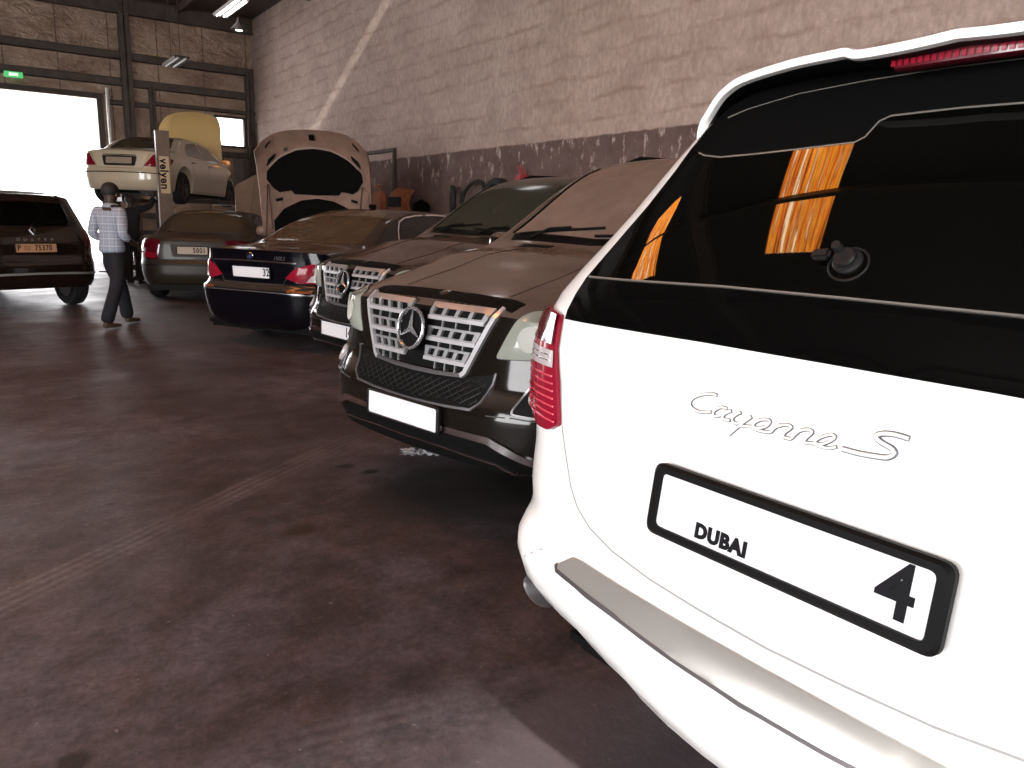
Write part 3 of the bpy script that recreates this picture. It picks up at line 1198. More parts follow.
tube_light('lit twin-tube fluorescent fixture hanging under the dark roof', 6.05, 20.3, 22.2, 6.45, ZC, True)
tube_light('unlit twin-tube fluorescent fixture hanging lower, in front of the far wall', 4.75, 20.9, 22.3, 5.05, ZC, False)
t = thing('pendant_lamp', 'bell-shaped industrial lamp hanging by the corner of the hall', 'lamp', (6.35, 21.6, 6.08))
obj('lamp_shade', lathe([(.22, 0), (.21, .03), (.14, .11), (.07, .17), (.045, .24), (.04, .30)], 'z', 28, True), M['steel_dark'], t)
obj('bulb', lathe([(.01, -.02), (.09, .0), (.12, .03), (.08, .08)], 'z', 20, True), M['lamp_tube'], t)
obj('cable', tube([(0, 0, .30), (0, 0, ZC - 6.08)], .01, 8), M['rubber'], t)
# ------------------------------------------------------------------ car shapes (local: x right, y forward, z up; metres)
def spec(L, top, plan, sect, rear, front, bot=((-9, .24), (9, .24)), crown=((-9, .06), (9, .06)), **k):
    d = dict(yr=-L / 2, yf=L / 2, top=top, plan=plan, sect=sect, rear=rear, front=front, bot=list(bot), crown=list(crown))
    d.update(k)
    return d


SUV_SECT = [(.2, .90), (.45, .985), (.65, 1.0), (.9, .99), (1.05, .97), (1.14, .94), (1.4, .835), (1.62, .72), (1.75, .66)]
SEDAN_SECT = [(.15, .90), (.35, .975), (.6, 1.0), (.8, .985), (.93, .95), (1.02, .89), (1.2, .79), (1.4, .66), (1.5, .60)]
zrows = [.30, .34, .38, .42, .46, .50, .54, .556, .566, .574, .582, .592, .606, .620, .630, .64, .652, .666, .68, .70, .74, .80, .86, .92, .98, 1.04, 1.08, 1.12, 1.16, 1.22, 1.28, 1.34, 1.40, 1.46, 1.52, 1.57, 1.60]
SPEC = {}
SPEC['white_suv'] = spec(
    4.8, [(-2.4, 1.66), (-1.9, 1.675), (-1, 1.69), (0, 1.70), (.35, 1.68), (1.15, 1.18), (1.3, 1.13), (2.0, 1.02), (2.3, .90), (2.4, .80)],
    [(-2.4, .94), (-1.9, .96), (0, .96), (1.6, .95), (2.4, .90)],
    [(.2, .90), (.45, .985), (.62, 1.0), (.9, .985), (1.08, .96), (1.16, .93), (1.4, .82), (1.55, .73), (1.7, .62)],
    dict(prof=[(.28, .14), (.34, .03), (.375, -.025), (.42, -.045), (.50, -.058), (.55, -.066), (.572, -.063), (.585, -.056), (.628, -.024), (.640, -.018), (.66, -.013), (.70, -.014), (.833, 0), (1.0, .026), (1.12, .056), (1.16, .072), (1.22, .105), (1.30, .15), (1.45, .245), (1.56, .32), (1.66, .40), (1.75, .46)],
         s0=.62, R=[(.3, .50), (.42, .42), (.52, .38), (.62, .37), (.68, .33), (.78, .31), (.9, .21), (1.05, .14), (1.18, .13), (1.27, .19), (1.38, .25), (1.5, .26), (1.55, .26)], base=[(.30, .60), (.38, .42), (.44, .2), (.50, .09), (.56, .075)], range=.36, bp=2.2),
    dict(prof=[(.2, .12), (.4, .0), (.6, 0), (.8, .08), (.95, .25)], s0=.4, R=[(.5, .45)], base=.12, range=.25),
    bot=[(-2.4, .30), (-1.8, .24), (1.8, .22), (2.4, .24)], crown=[(-2.4, .06), (0, .07), (.4, .07), (1.2, .06), (2.4, .08)],
    ws=[(z - .30) / 1.30 for z in zrows])
ML_TOP = [(-2.39, 1.66), (-1.8, 1.76), (-.6, 1.80), (.2, 1.77), (.45, 1.70), (1.08, 1.27), (1.2, 1.22), (1.6, 1.18), (2.0, 1.10), (2.2, 1.05), (2.33, 1.005), (2.39, .97)]
SPEC['ml'] = spec(
    4.78, ML_TOP,
    [(-2.39, .90), (-1.8, .95), (1.6, .95), (2.1, .945), (2.39, .915)], SUV_SECT,
    dict(prof=[(.25, .1), (.45, 0), (.7, .02), (1.1, .08), (1.2, .12), (1.65, .36)], s0=.6, R=[(.6, .35)], base=.06, range=.3),
    dict(prof=[(.20, .16), (.28, .07), (.36, .02), (.45, 0), (.55, 0), (.62, .025), (.68, .06), (.75, .07), (.9, .09), (1.0, .12), (1.05, .17), (1.12, .25)], s0=.58, R=[(.3, .38), (.7, .32), (1.0, .29)], base=.10, range=.24),
    bot=[(-2.39, .30), (-1.9, .25), (1.7, .25), (2.1, .31), (2.39, .335)], crown=[(-2.39, .06), (.3, .06), (1.1, .07), (1.9, .10), (2.39, .07)], NV=84)
SPEC['bmw'] = spec(
    5.17, [(-2.585, 1.015), (-2.45, 1.03), (-1.95, 1.06), (-1.8, 1.085), (-.95, 1.40), (-.5, 1.475), (.1, 1.475), (.5, 1.42), (1.25, 1.06), (1.4, 1.0), (2.2, .86), (2.585, .68)],
    [(-2.585, .90), (-2, .945), (1.8, .945), (2.585, .86)], SEDAN_SECT,
    dict(prof=[(.18, .16), (.26, .07), (.34, .03), (.5, .0), (.60, -.01), (.64, .01), (.67, .06), (.75, .07), (.92, .06), (.98, .05), (1.03, .03)], s0=.55, R=[(.3, .34), (1.0, .34)], base=.07, range=.3),
    dict(prof=[(.2, .1), (.4, 0), (.6, .03), (.75, .15)], s0=.4, R=[(.5, .4)], base=.12, range=.25),
    crown=[(-2.585, .05), (-1.9, .06), (-.9, .07), (.5, .07), (1.3, .06), (2.5, .07)], bot=[(-2.6, .22), (2.6, .18)], NV=84)
SPEC['grey'] = spec(
    4.75, [(-2.375, .99), (-2.2, 1.02), (-1.75, 1.05), (-1.6, 1.08), (-.9, 1.38), (-.4, 1.44), (.2, 1.43), (.5, 1.38), (1.2, 1.02), (1.4, .96), (2.1, .82), (2.375, .65)],
    [(-2.375, .86), (-1.8, .90), (1.7, .90), (2.375, .82)], SEDAN_SECT,
    dict(prof=[(.2, .14), (.3, .04), (.45, .0), (.6, 0), (.64, .03), (.8, .04), (.95, .06), (1.03, .10)], s0=.5, R=[(.3, .34), (1.0, .34)], base=.07, range=.3),
    dict(prof=[(.2, .1), (.4, 0), (.6, .03), (.75, .15)], s0=.4, R=[(.5, .4)], base=.12, range=.25),
    crown=[(-2.4, .05), (-.9, .07), (.5, .07), (1.3, .06), (2.4, .07)])
SPEC['sclass'] = spec(
    4.95, [(-2.475, 1.0), (-2.3, 1.04), (-1.75, 1.08), (-1.6, 1.11), (-.9, 1.38), (-.4, 1.45), (.2, 1.44), (.5, 1.39), (1.2, 1.03), (1.4, .96), (2.1, .84), (2.475, .68)],
    [(-2.475, .84), (-1.8, .92), (1.7, .92), (2.475, .82)], SEDAN_SECT,
    dict(prof=[(.2, .14), (.3, .04), (.45, .0), (.6, 0), (.64, .03), (.8, .05), (.95, .08), (1.03, .13)], s0=.5, R=[(.3, .34), (1.0, .34)], base=.07, range=.3),
    dict(prof=[(.2, .1), (.4, 0), (.6, .03), (.75, .15)], s0=.4, R=[(.5, .4)], base=.12, range=.25),
    crown=[(-2.4, .05), (-.9, .07), (.5, .07), (1.3, .06), (2.4, .07)])
SPEC['duster'] = spec(
    4.31, [(-2.155, 1.55), (-1.8, 1.60), (-.8, 1.64), (0, 1.62), (.3, 1.56), (.95, 1.12), (1.1, 1.08), (1.8, .98), (2.155, .82)],
    [(-2.155, .87), (-1.7, .91), (1.5, .91), (2.155, .85)],
    [(.2, .92), (.5, 1.0), (.8, 1.0), (1.0, .97), (1.1, .94), (1.4, .82), (1.6, .74)],
    dict(prof=[(.25, .12), (.36, .02), (.5, 0), (.66, 0), (.70, .03), (.95, .05), (1.05, .08), (1.5, .30), (1.6, .34)], s0=.6, R=[(.3, .3), (1.0, .3), (1.5, .2)], base=.06, range=.3),
    dict(prof=[(.2, .1), (.4, 0), (.6, .02), (.8, .1), (.9, .2)], s0=.45, R=[(.5, .4)], base=.1, range=.25),
    bot=[(-2.2, .32), (2.2, .28)])
SPEC['pale'] = spec(
    4.3, [(-2.15, 1.5), (-1.8, 1.60), (-.6, 1.66), (0, 1.63), (.3, 1.55), (.95, 1.14), (1.1, 1.08), (1.8, 1.0), (2.05, .92), (2.15, .86)],
    [(-2.15, .80), (-1.7, .86), (1.6, .86), (2.15, .82)],
    [(.2, .92), (.5, 1.0), (.8, 1.0), (1.0, .97), (1.1, .94), (1.4, .82), (1.6, .74)],
    dict(prof=[(.25, .12), (.5, 0), (.7, .0), (1.0, .05), (1.5, .3)], s0=.6, R=[(.5, .3)], base=.06, range=.3),
    dict(prof=[(.2, .12), (.4, 0), (.6, .02), (.8, .08), (.95, .2)], s0=.4, R=[(.5, .42)], base=.14, range=.25),
    bot=[(-2.3, .28), (2.3, .26)])


def place(name, label, rear=None, nose=None, ang=0.0, L=4.8, z=0.0, cat='car'):
    """rear / nose: where the middle of that bumper stands on the ground; ang: heading, degrees from +x"""
    h = Vector((cos(rad(ang)), sin(rad(ang)), 0))
    c = Vector((*rear, 0)) + h * L / 2 if rear else Vector((*nose, 0)) - h * L / 2
    return thing(name, label, cat, (c.x, c.y, z), rad(ang - 90))


BODIES = {}
M['glass_edge'] = pmat('glass_edge', (.30, .29, .27), .4)
M['brake_red'] = pmat('brake_red', (.07, .005, .010), .15, coat=.4)
M['rib_red'] = pmat('rib_red', (.62, .05, .09), .15, coat=.8)
M['satin_dark'] = pmat('satin_dark', (.22, .21, .22), .3, .8)
M['soft_seam'] = pmat('soft_seam', (.28, .28, .28), .7)
M['strip_metal'] = pmat('strip_metal', (.70, .69, .66), .16, 1.0)
M['label_plate'] = pmat('label_plate', (.34, .27, .20), .5)
M['panel_beige'] = pmat('panel_beige', (.23, .15, .10), .55, noise=.15, nscale=4)
SC_REAR, SC_ANG, SC_Z = (2.62, 17.26), 56.7, 1.565
M['badge_metal'] = pmat('badge_metal', (.16, .16, .18), .35, .4)
M['bright_silver'] = pmat('bright_silver', (.62, .62, .65), .3, .55)
M['strip_metal'] = pmat('strip_metal', (.60, .59, .565), .28, .72)
_h = Vector((cos(rad(SC_ANG)), sin(rad(SC_ANG)), 0))
LIFT_X, LIFT_Y = SC_REAR[0] + _h.x * 2.55, SC_REAR[1] + _h.y * 2.55
PANEL_LOC, PANEL_ROT = (4.62, 15.3, 0), rad(10)
RAG = (1.42, 2.45, 0)

M['satin_black'] = pmat('satin_black', (.004, .004, .004), .7, spec=.0)
M['dark_orange'] = pmat('dark_orange', (.16, .05, .015), .2)
M['panel_pale'] = pmat('panel_pale', (.34, .26, .22), .5)
M['glass_edge'] = pmat('glass_edge', (.13, .12, .11), .5)
M['dusty_brown_twin'] = dusty('dusty_brown_twin', (.003, .0025, .002), (.11, .078, .062), .48, side=.008, coat=.3, spec=.3, lo=.35)
RAG = (2.08, 3.82, 0)
M['star_metal'] = pmat('star_metal', (.40, .40, .42), .22, .75)
M['lamp_bowl'] = pmat('lamp_bowl', (.36, .37, .34), .5)
# ------------------------------------------------------------------ white SUV, nearest, seen from behind
def halves(axis_pts):
    return [axis_pts, mirror(axis_pts)]


def side_glass(b, panes, mat, label=None, trim=None):
    for ax in ('right', 'left'):
        for pn in panes:
            b.patch('side_window', ax, rpoly(pn, .03), mat, .003, .012, .07)


def door_seams(b, lines, handles, hmat):
    for ax in ('right', 'left'):
        for ln in lines:
            b.line('door_seam', ax, ln, M['seam'], .006, .0015)
        for (y, z) in handles:
            l, n = b.hit(ax, y, z)
            bm = bmesh.new()
            add_tube(bm, [l + Vector((0, -.09, 0)) - n * .005, l + Vector((0, -.07, 0)) + n * .025, l + Vector((0, .07, 0)) + n * .025, l + Vector((0, .09, 0)) - n * .005], .012, 10)
            obj('door_handle', bm, M[hmat], b.parent)


def wheels(root, yr, yf, r, x, w=.24, **k):
    for y in (yr, yf):
        for sx in (-1, 1):
            wheel(root, sx * x, y, r, w, **k)


def exhaust(root, x, y, z, r=.045, L=.25, oval=1.5, mat='chrome'):
    bm = lathe([(r * .82, L), (r, L * .9), (r, .01), (r * .94, 0), (r * .86, .01), (r * .8, L * .8)], 'y', 28, False)
    for v in bm.verts: v.co.x *= oval
    bm.transform(Matrix.Translation((x, y, z)))
    obj('exhaust_tip', bm, M[mat], root)


def exhaust_can(root, y0, y1, z):
    obj('silencer', box((0, (y0 + y1) / 2, z), (1.0, abs(y1 - y0), .16), .05), M['black_plastic'], root)


def white_suv():
    t = place('white_car', 'white off-roader with black rear window, seen from behind, nearest of the cars', rear=(1.0535, .7013), ang=1.2, L=4.8)
    b = Body(SPEC['white_suv'])
    b.build('body', M['white_paint'], t, [(-1.42, .38, .43), (1.42, .38, .43)])
    BODIES['white_suv'] = (b, t)
    G = 'rear'
    # black upper tailgate with the glass in it
    blk = [(0, 1.126), (.25, 1.125), (.55, 1.119), (.70, 1.115), (.703, 1.135), (.692, 1.21), (.636, 1.303), (.590, 1.382), (.562, 1.46), (.556, 1.51), (.548, 1.56), (.52, 1.60), (.45, 1.628), (.2, 1.642), (0, 1.646)]
    tg = b.patch('tailgate_upper', G, sym(blk), M['black_gloss'], .003, .012, .05, label='gloss black upper half of the tailgate')
    LW = [(-.672, 1.2135), (-.45, 1.2195), (-.25, 1.2255), (0, 1.2265), (.25, 1.2255), (.45, 1.2195), (.672, 1.2135)]
    UP = [(-.495, 1.494), (-.47, 1.486), (-.417, 1.479), (-.316, 1.480), (-.223, 1.483), (-.11, 1.488), (-.094, 1.497), (-.082, 1.524), (-.065, 1.532), (.05, 1.534)]
    UP = UP + [(.165, 1.532), (.182, 1.524), (.194, 1.497), (.21, 1.488), (.316, 1.480), (.417, 1.479), (.47, 1.486), (.495, 1.494)]
    gl_ = b.patch('rear_window', G, LW + [(.620, 1.30), (.572, 1.378), (.530, 1.448)] + UP[::-1] + [(-.530, 1.448), (-.572, 1.378), (-.620, 1.30)], M['dark_glass'], .007, .012, .05, label='dark glossy rear window')
    hi = M['glass_edge']
    b.line('glass_edge', G, LW, hi, .003, .0075, parent=gl_, label='thin pale edge of the glass')
    b.line('glass_edge', G, UP, hi, .003, .0075, parent=gl_, label='thin pale edge of the glass')
    b.patch('upper_panel', G, [(-.52, 1.50)] + UP + [(.52, 1.50), (.535, 1.55), (.50, 1.60), (.43, 1.625), (.2, 1.637), (0, 1.641), (-.2, 1.637), (-.43, 1.625), (-.50, 1.60), (-.535, 1.55)], M['satin_black'], .0055, .01, .05, parent=tg, label='satin black panel above the glass')
    b.line('panel_edge', G, [(-.47, 1.572), (-.42, 1.585), (-.3, 1.603), (-.15, 1.610), (0, 1.612), (.15, 1.610), (.3, 1.603), (.42, 1.585), (.47, 1.572)], hi, .0018, .0062, parent=tg)
    # brake light under the spoiler
    # spoiler: roof lip, its edge and the black underside
    E_ = [(.578, .392, 1.520), (.590, .397, 1.548), (.577, .389, 1.577), (.547, .375, 1.600), (.515, .360, 1.622), (.478, .345, 1.639), (.411, .319, 1.652), (.274, .279, 1.657), (.174, .259, 1.656), (.140, .254, 1.655), (.112, .250, 1.647), (.02, .246, 1.6475), (-.05, .246, 1.652)]
    off_ = .05
    prof = [tuple(p) for p in spline([(-s0, d, z) for s0, d, z in E_], 4)]
    rgt = [(-p[0] + (2 * off_ if abs(p[0]) < .3 else 0), p[1], p[2]) for p in reversed(prof[:-1])]
    rgt = [p for i, p in enumerate(rgt) if i == 0 or p[0] > rgt[i - 1][0] + .001 or abs(p[0]) > .5]
    prof = prof + rgt
    bm, bu = bmesh.new(), bmesh.new()
    R, U = [], []
    for i, (s_, d, z) in enumerate(prof):
        a, c = prof[max(0, i - 1)], prof[min(len(prof) - 1, i + 1)]
        tx, tz = c[0] - a[0], c[2] - a[2]
        ln_ = math.hypot(tx, tz)
        nx_, nz_ = tz / ln_, -tx / ln_
        th = .018
        y = -2.4 + d
        k = min(1, max(0, (abs(s_) - .49) / .07))
        l, n = b.hit('top', s_, y + .34)
        zt = (l.z if l else z) + .002
        A = Vector((s_, y + .34, zt)).lerp(Vector((s_ * .985, y + .09, z - .004)), k)
        Mi = Vector((s_, y + .13, max(z + .004, (zt + z) / 2))).lerp(Vector((s_ * .995, y + .05, z - .001)), k)
        q = lambda f, dy: (s_ + nx_ * th * f, y + dy, z + nz_ * th * f)
        sec = [A - Vector((0, 0, .03)) * (1 - k) + Vector((nx_, 0, nz_)) * th * k, A, Mi, q(0, .012), q(.12, 0), q(.88, .002), q(1, .012), q(1.05, .075)]
        R.append([bm.verts.new(p) for p in sec])
        Bq = sec[0] - Vector((0, 0, .006)) * (1 - k) + Vector((nx_, 0, nz_)) * .006 * k
        und = [q(1.06, .016), q(1.14, .078), Bq, sec[0] + Vector((0, 0, .004)), q(1.0, .075), q(.92, .016)]
        U.append([bu.verts.new(p) for p in und])
    for RR, B_ in ((R, bm), (U, bu)):
        n = len(RR[0])
        for A, B in zip(RR, RR[1:]):
            for k in range(n):
                B_.faces.new((A[k], A[(k + 1) % n], B[(k + 1) % n], B[k]))
        B_.faces.new(RR[0])
        B_.faces.new(RR[-1][::-1])
        bmesh.ops.recalc_face_normals(B_, faces=B_.faces)
    sp = obj('spoiler', bm, M['white_paint'], t, 50)
    obj('spoiler_underside', bu, M['black_plastic'], sp, 50, label='black underside of the spoiler')
    # long brake light hung under the spoiler lip
    row = [p for p in prof if -.088 < p[0] < .19]
    bm = bmesh.new()
    rg = []
    for (s_, d, z) in row:
        y = -2.4 + d + .045
        rg.append([bm.verts.new(p) for p in ((s_, y, 1.6325), (s_, y + .03, 1.6325), (s_, y + .03, 1.611), (s_, y + .004, 1.611), (s_, y, 1.614))])
    for A, B in zip(rg, rg[1:]):
        for k in range(5): bm.faces.new((A[k], A[(k + 1) % 5], B[(k + 1) % 5], B[k]))
    bm.faces.new(rg[0])
    bm.faces.new(rg[-1][::-1])
    bmesh.ops.recalc_face_normals(bm, faces=bm.faces)
    br = obj('high_brake_light', bm, M['brake_red'], t, 40, label='long dark red third brake light')
    bm = bmesh.new()
    dq = pchip(sorted(set((p[0], p[1]) for p in row)))
    for k in range(22):
        x = -.070 + k * .245 / 21
        add_box(bm, (x, -2.4 + dq(x) + .0445, 1.6225), (.0085, .004, .011), .001)
    obj('lens_cells', bm, M['red_lens'], br)
    # tail lights
    tl = [(.712, 1.122), (.705, 1.098), (.692, 1.046), (.652, .979), (.612, .885), (.655, .862), (.72, .856), (.79, .868), (.85, .91), (.89, 1.0), (.90, 1.09), (.87, 1.128), (.78, 1.127)]
    for L_ in halves(rpoly(tl, .012)):
        p = b.patch('tail_light', G, L_, M['red_lens'], .012, .02, .03, bulge=.008)
        sg = 1 if sum(q[0] for q in L_) > 0 else -1
        f = lambda pts: [(sg * x, z) for x, z in pts]
        b.patch('lens_band', G, f([(.686, 1.040), (.672, 1.003), (.80, .998), (.868, .995), (.882, 1.035), (.80, 1.038)]), M['clear_lens'], .021, .004, .03, parent=p, label='clear band in the tail light')
        b.patch('lens_band', G, f([(.714, 1.118), (.698, 1.052), (.80, 1.05), (.880, 1.047), (.888, 1.09), (.862, 1.12), (.78, 1.12)]), M['dark_red_lens'], .021, .004, .03, parent=p, label='dark red upper lens')
        for k in range(7):
            z = .985 - k * .016
            x0 = .655 - k * .0072
            b.line('lens_rib', G, f([(x0 + .01, z), (.73, z - .002), (.80, z - .003), (.862 - k * .008, z)]), M['rib_red'], .004, .0205, .004, parent=p)
        for k in range(2):
            z = 1.028 - k * .012
            b.line('lens_rib', G, f([(.69, z), (.78, z - .002), (.87, z - .003)]), M['chrome'], .0025, .0225, .004, parent=p)
    # tailgate shut line
    gs = [(.712, 1.118), (.702, 1.098), (.689, 1.046), (.649, .979), (.608, .878), (.579, .824), (.544, .764), (.510, .724), (.463, .695), (.387, .671), (.272, .656), (.142, .6495), (0, .646)]
    gs = gs + [(-x, z) for x, z in reversed(gs[:-1])]
    b.line('tailgate_seam', G, gs, M['soft_seam'], .004, .0012, .006)
    # bright sill strip on the bumper
    lp = [(0, .6165), (.2, .6165), (.35, .6175), (.46, .619), (.492, .617), (.522, .594), (.515, .586), (.40, .579), (.32, .5755), (.15, .5655), (0, .562)]
    s_ = b.patch('sill_strip', G, sym(lp), M['strip_metal'], .007, .012, .03, label='brushed metal strip along the top of the bumper')
    ed = [(.526, .592), (.515, .583), (.40, .5765), (.32, .573), (.15, .563), (0, .5595)]
    ed = ed + [(-x, z) for x, z in reversed(ed[:-1])]
    b.line('strip_edge', G, ed, M['satin_dark'], .007, .0085, .012, parent=s_, label='darker lower edge')
    # plate
    ti = .1396
    pm = frame_at((0, -2.4 - .006 - .004, .833), (0, -cos(ti), sin(ti)), (1, 0, 0))
    pl = plate(t, pm, .515, .108, [('DUBAI', -.104, -.032, .036), ('4', .200, -.002, .118)], fw_=(.545, .137), fz=-.002, sx=.98)
    # model script on the tailgate
    SCR = dict(
        C=[(-.182, 1.039), (-.192, 1.040), (-.206, 1.037), (-.223, 1.031), (-.236, 1.022), (-.239, 1.013), (-.231, 1.006), (-.215, 1.003), (-.199, 1.005), (-.187, 1.008)],
        a=[(-.155, 1.021), (-.167, 1.021), (-.177, 1.015), (-.182, 1.008), (-.179, 1.003), (-.171, 1.004), (-.162, 1.009), (-.154, 1.016), (-.145, 1.019), (-.156, 1.012), (-.160, 1.005), (-.155, 1.002), (-.143, 1.003)],
        y=[(-.124, 1.021), (-.134, 1.014), (-.139, 1.006), (-.134, 1.001), (-.126, 1.001), (-.116, 1.008), (-.102, 1.019)],
        t=[(-.101, 1.018), (-.114, 1.006), (-.124, .995), (-.139, .978)],
        e=[(-.122, .998), (-.109, 1.0), (-.097, 1.002), (-.083, 1.003), (-.069, 1.009), (-.064, 1.017), (-.068, 1.020), (-.080, 1.018), (-.091, 1.011), (-.094, 1.005), (-.090, 1.0), (-.079, .999), (-.060, 1.001), (-.053, 1.009), (-.044, 1.017)],
        n=[(-.046, 1.014), (-.039, 1.018), (-.028, 1.020), (-.023, 1.017), (-.031, 1.008), (-.034, 1.001), (-.030, .999), (-.019, 1.0), (-.013, 1.008), (-.004, 1.019)],
        m=[(-.007, 1.015), (0, 1.019), (.009, 1.021), (.015, 1.018), (.008, 1.008), (.005, 1.002), (.010, 1.0), (.022, 1.002), (.035, 1.004), (.048, 1.012), (.054, 1.019), (.050, 1.022), (.042, 1.020), (.030, 1.013), (.024, 1.006), (.027, 1.001), (.036, 1.0), (.049, 1.001), (.060, 1.006)],
        S=[(.164, 1.043), (.151, 1.044), (.139, 1.044), (.127, 1.042), (.118, 1.038), (.118, 1.033), (.128, 1.028), (.142, 1.024), (.148, 1.019), (.146, 1.014), (.138, 1.009), (.123, 1.007), (.098, 1.005), (.070, 1.005)])
    bm = bmesh.new()
    bf = bmesh.new()
    for k, pts in SCR.items():
        r = .0052 if k == 'S' else .0036
        line3 = []
        for p in spline([(x, z, 0) for x, z in pts], 6):
            l, n = b.hit(G, p.x, p.y)
            line3.append(l + n * .0016)
        add_tube(bm, line3, r, 8)
        add_tube(bf, [p_ + n * r * .55 for p_ in line3], r * .66, 8)  # white core over grey tube: chrome's bright middle and dark rim drawn as colour
    sc_ = obj('badge_script', bm, M['badge_metal'], t, 60, label='chrome script lettering')
    obj('script_glint', bf, M['white_metal'], sc_, 60, label='white core of the letters, the glint of chrome put into colour')
    # wiper spindle left on the glass without its arm
    l, n = b.hit(G, -.03, 1.285)
    fm = frame_at(l + n * .006, n, (1, 0, 0))
    bm = bmesh.new()
    for (cx, cz, rx, rz, h0, h1) in ((.010, -.002, .026, .023, 0, .008), (.008, 0, .019, .018, .008, .017), (-.004, .012, .0085, .0085, .012, .032)):
        ring = []
        for z in (h0, h1 - .003, h1):
            k = 1 if z < h1 else .86
            ring.append([bm.verts.new((cx + rx * k * cos(2 * pi * i / 28), cz + rz * k * sin(2 * pi * i / 28), z)) for i in range(28)])
        for A, B in zip(ring, ring[1:]):
            for i in range(28): bm.faces.new((A[i], A[(i + 1) % 28], B[(i + 1) % 28], B[i]))
        bm.faces.new(ring[-1])
    add_box(bm, (-.034, .002, .013), (.034, .020, .016), .005, Matrix.Rotation(.1, 4, 'Z'))
    bm.transform(fm)
    w = obj('wiper_spindle', bm, M['grey_plastic'], t, 40, label='bare wiper spindle with its plastic cover')
    bm = bmesh.new()
    add_tube(bm, [fm @ Vector((.014 + .034 * cos(a * pi / 14), -.008 + .030 * sin(a * pi / 14), .003)) for a in range(28)], .0022, 8, True)
    obj('spindle_ring', bm, M['grey_plastic'], w)
    # bumper underside and exhausts
    bm = box((0, -2.13, .345), (1.30, .36, .10), .04)
    obj('rear_valance', bm, M['black_plastic'], t)
    for sx in (-1, 1):
        exhaust(t, sx * .70, -2.345, .432, .040, .28, 1.5, 'satin_dark')
    obj('underbody', box((0, 0, .30), (1.5, 3.9, .16), .05), M['black_plastic'], t)
    b.line('bumper_seam', G, [(-.60, .60), (-.66, .56), (-.66, .50)], M['soft_seam'], .003, .001)
    # the rest of the car
    side_glass(b, [[(.82, 1.16), (.30, 1.53), (-.12, 1.575), (-.12, 1.16)], [(-.20, 1.16), (-.20, 1.58), (-.95, 1.565), (-1.12, 1.16)], [(-1.22, 1.17), (-1.06, 1.55), (-1.5, 1.50), (-1.78, 1.24)]], M['dark_glass'])
    door_seams(b, [[(-.16, 1.15), (-.16, .35)], [(-1.14, 1.15), (-1.05, .8), (-.95, .55)], [(.95, 1.1), (.95, .35)], [(-1.0, .36), (.95, .36)]], [(-.02, .98), (-1.0, 1.0)], 'white_paint')
    b.patch('windscreen', 'top', sym([(0, 1.13), (.70, 1.03), (.54, .44), (0, .34)]), M['dark_glass'], .004, .012, .08)
    for L_ in halves(rpoly([(.50, .72), (.78, .70), (.80, .82), (.62, .88), (.52, .84)], .04)):
        b.patch('headlight', 'front', L_, M['headlamp_lens'], .005, .015, .05)
    b.patch('front_grille', 'front', sym([(0, .62), (.45, .62), (.42, .44), (0, .42)]), M['black_plastic'], .004, .012, .06)
    mirrors(t, .72, 1.12, .90, 'white_paint')
    wheels(t, -1.42, 1.42, .37, .82)
    return t


# ------------------------------------------------------------------ the two dark off-roaders, seen from the front
def lattice(b, poly, parent, step=.030, r=.0035, off=.004, slope=.62):
    bm = bmesh.new()
    xs = [p[0] for p in poly]
    zs = [p[1] for p in poly]
    for sg in (-1, 1):
        c0 = min(zs) - slope * (max(xs) - min(xs))
        c = c0 - .3
        while c < max(zs) + slope * 1.2:
            run = []
            x = min(xs)
            while x <= max(xs) + .001:
                z = c + sg * slope * (x - (min(xs) if sg > 0 else max(xs)))
                if inside((x, z), [poly]):
                    l, n = b.hit('front', x, z)
                    run.append(l + n * off)
                elif len(run) > 1:
                    add_tube(bm, run, r, 5)
                    run = []
                else:
                    run = []
                x += .018
            if len(run) > 1: add_tube(bm, run, r, 5)
            c += step
    return obj('grille_mesh', bm, M['grey_plastic'], parent, 60)


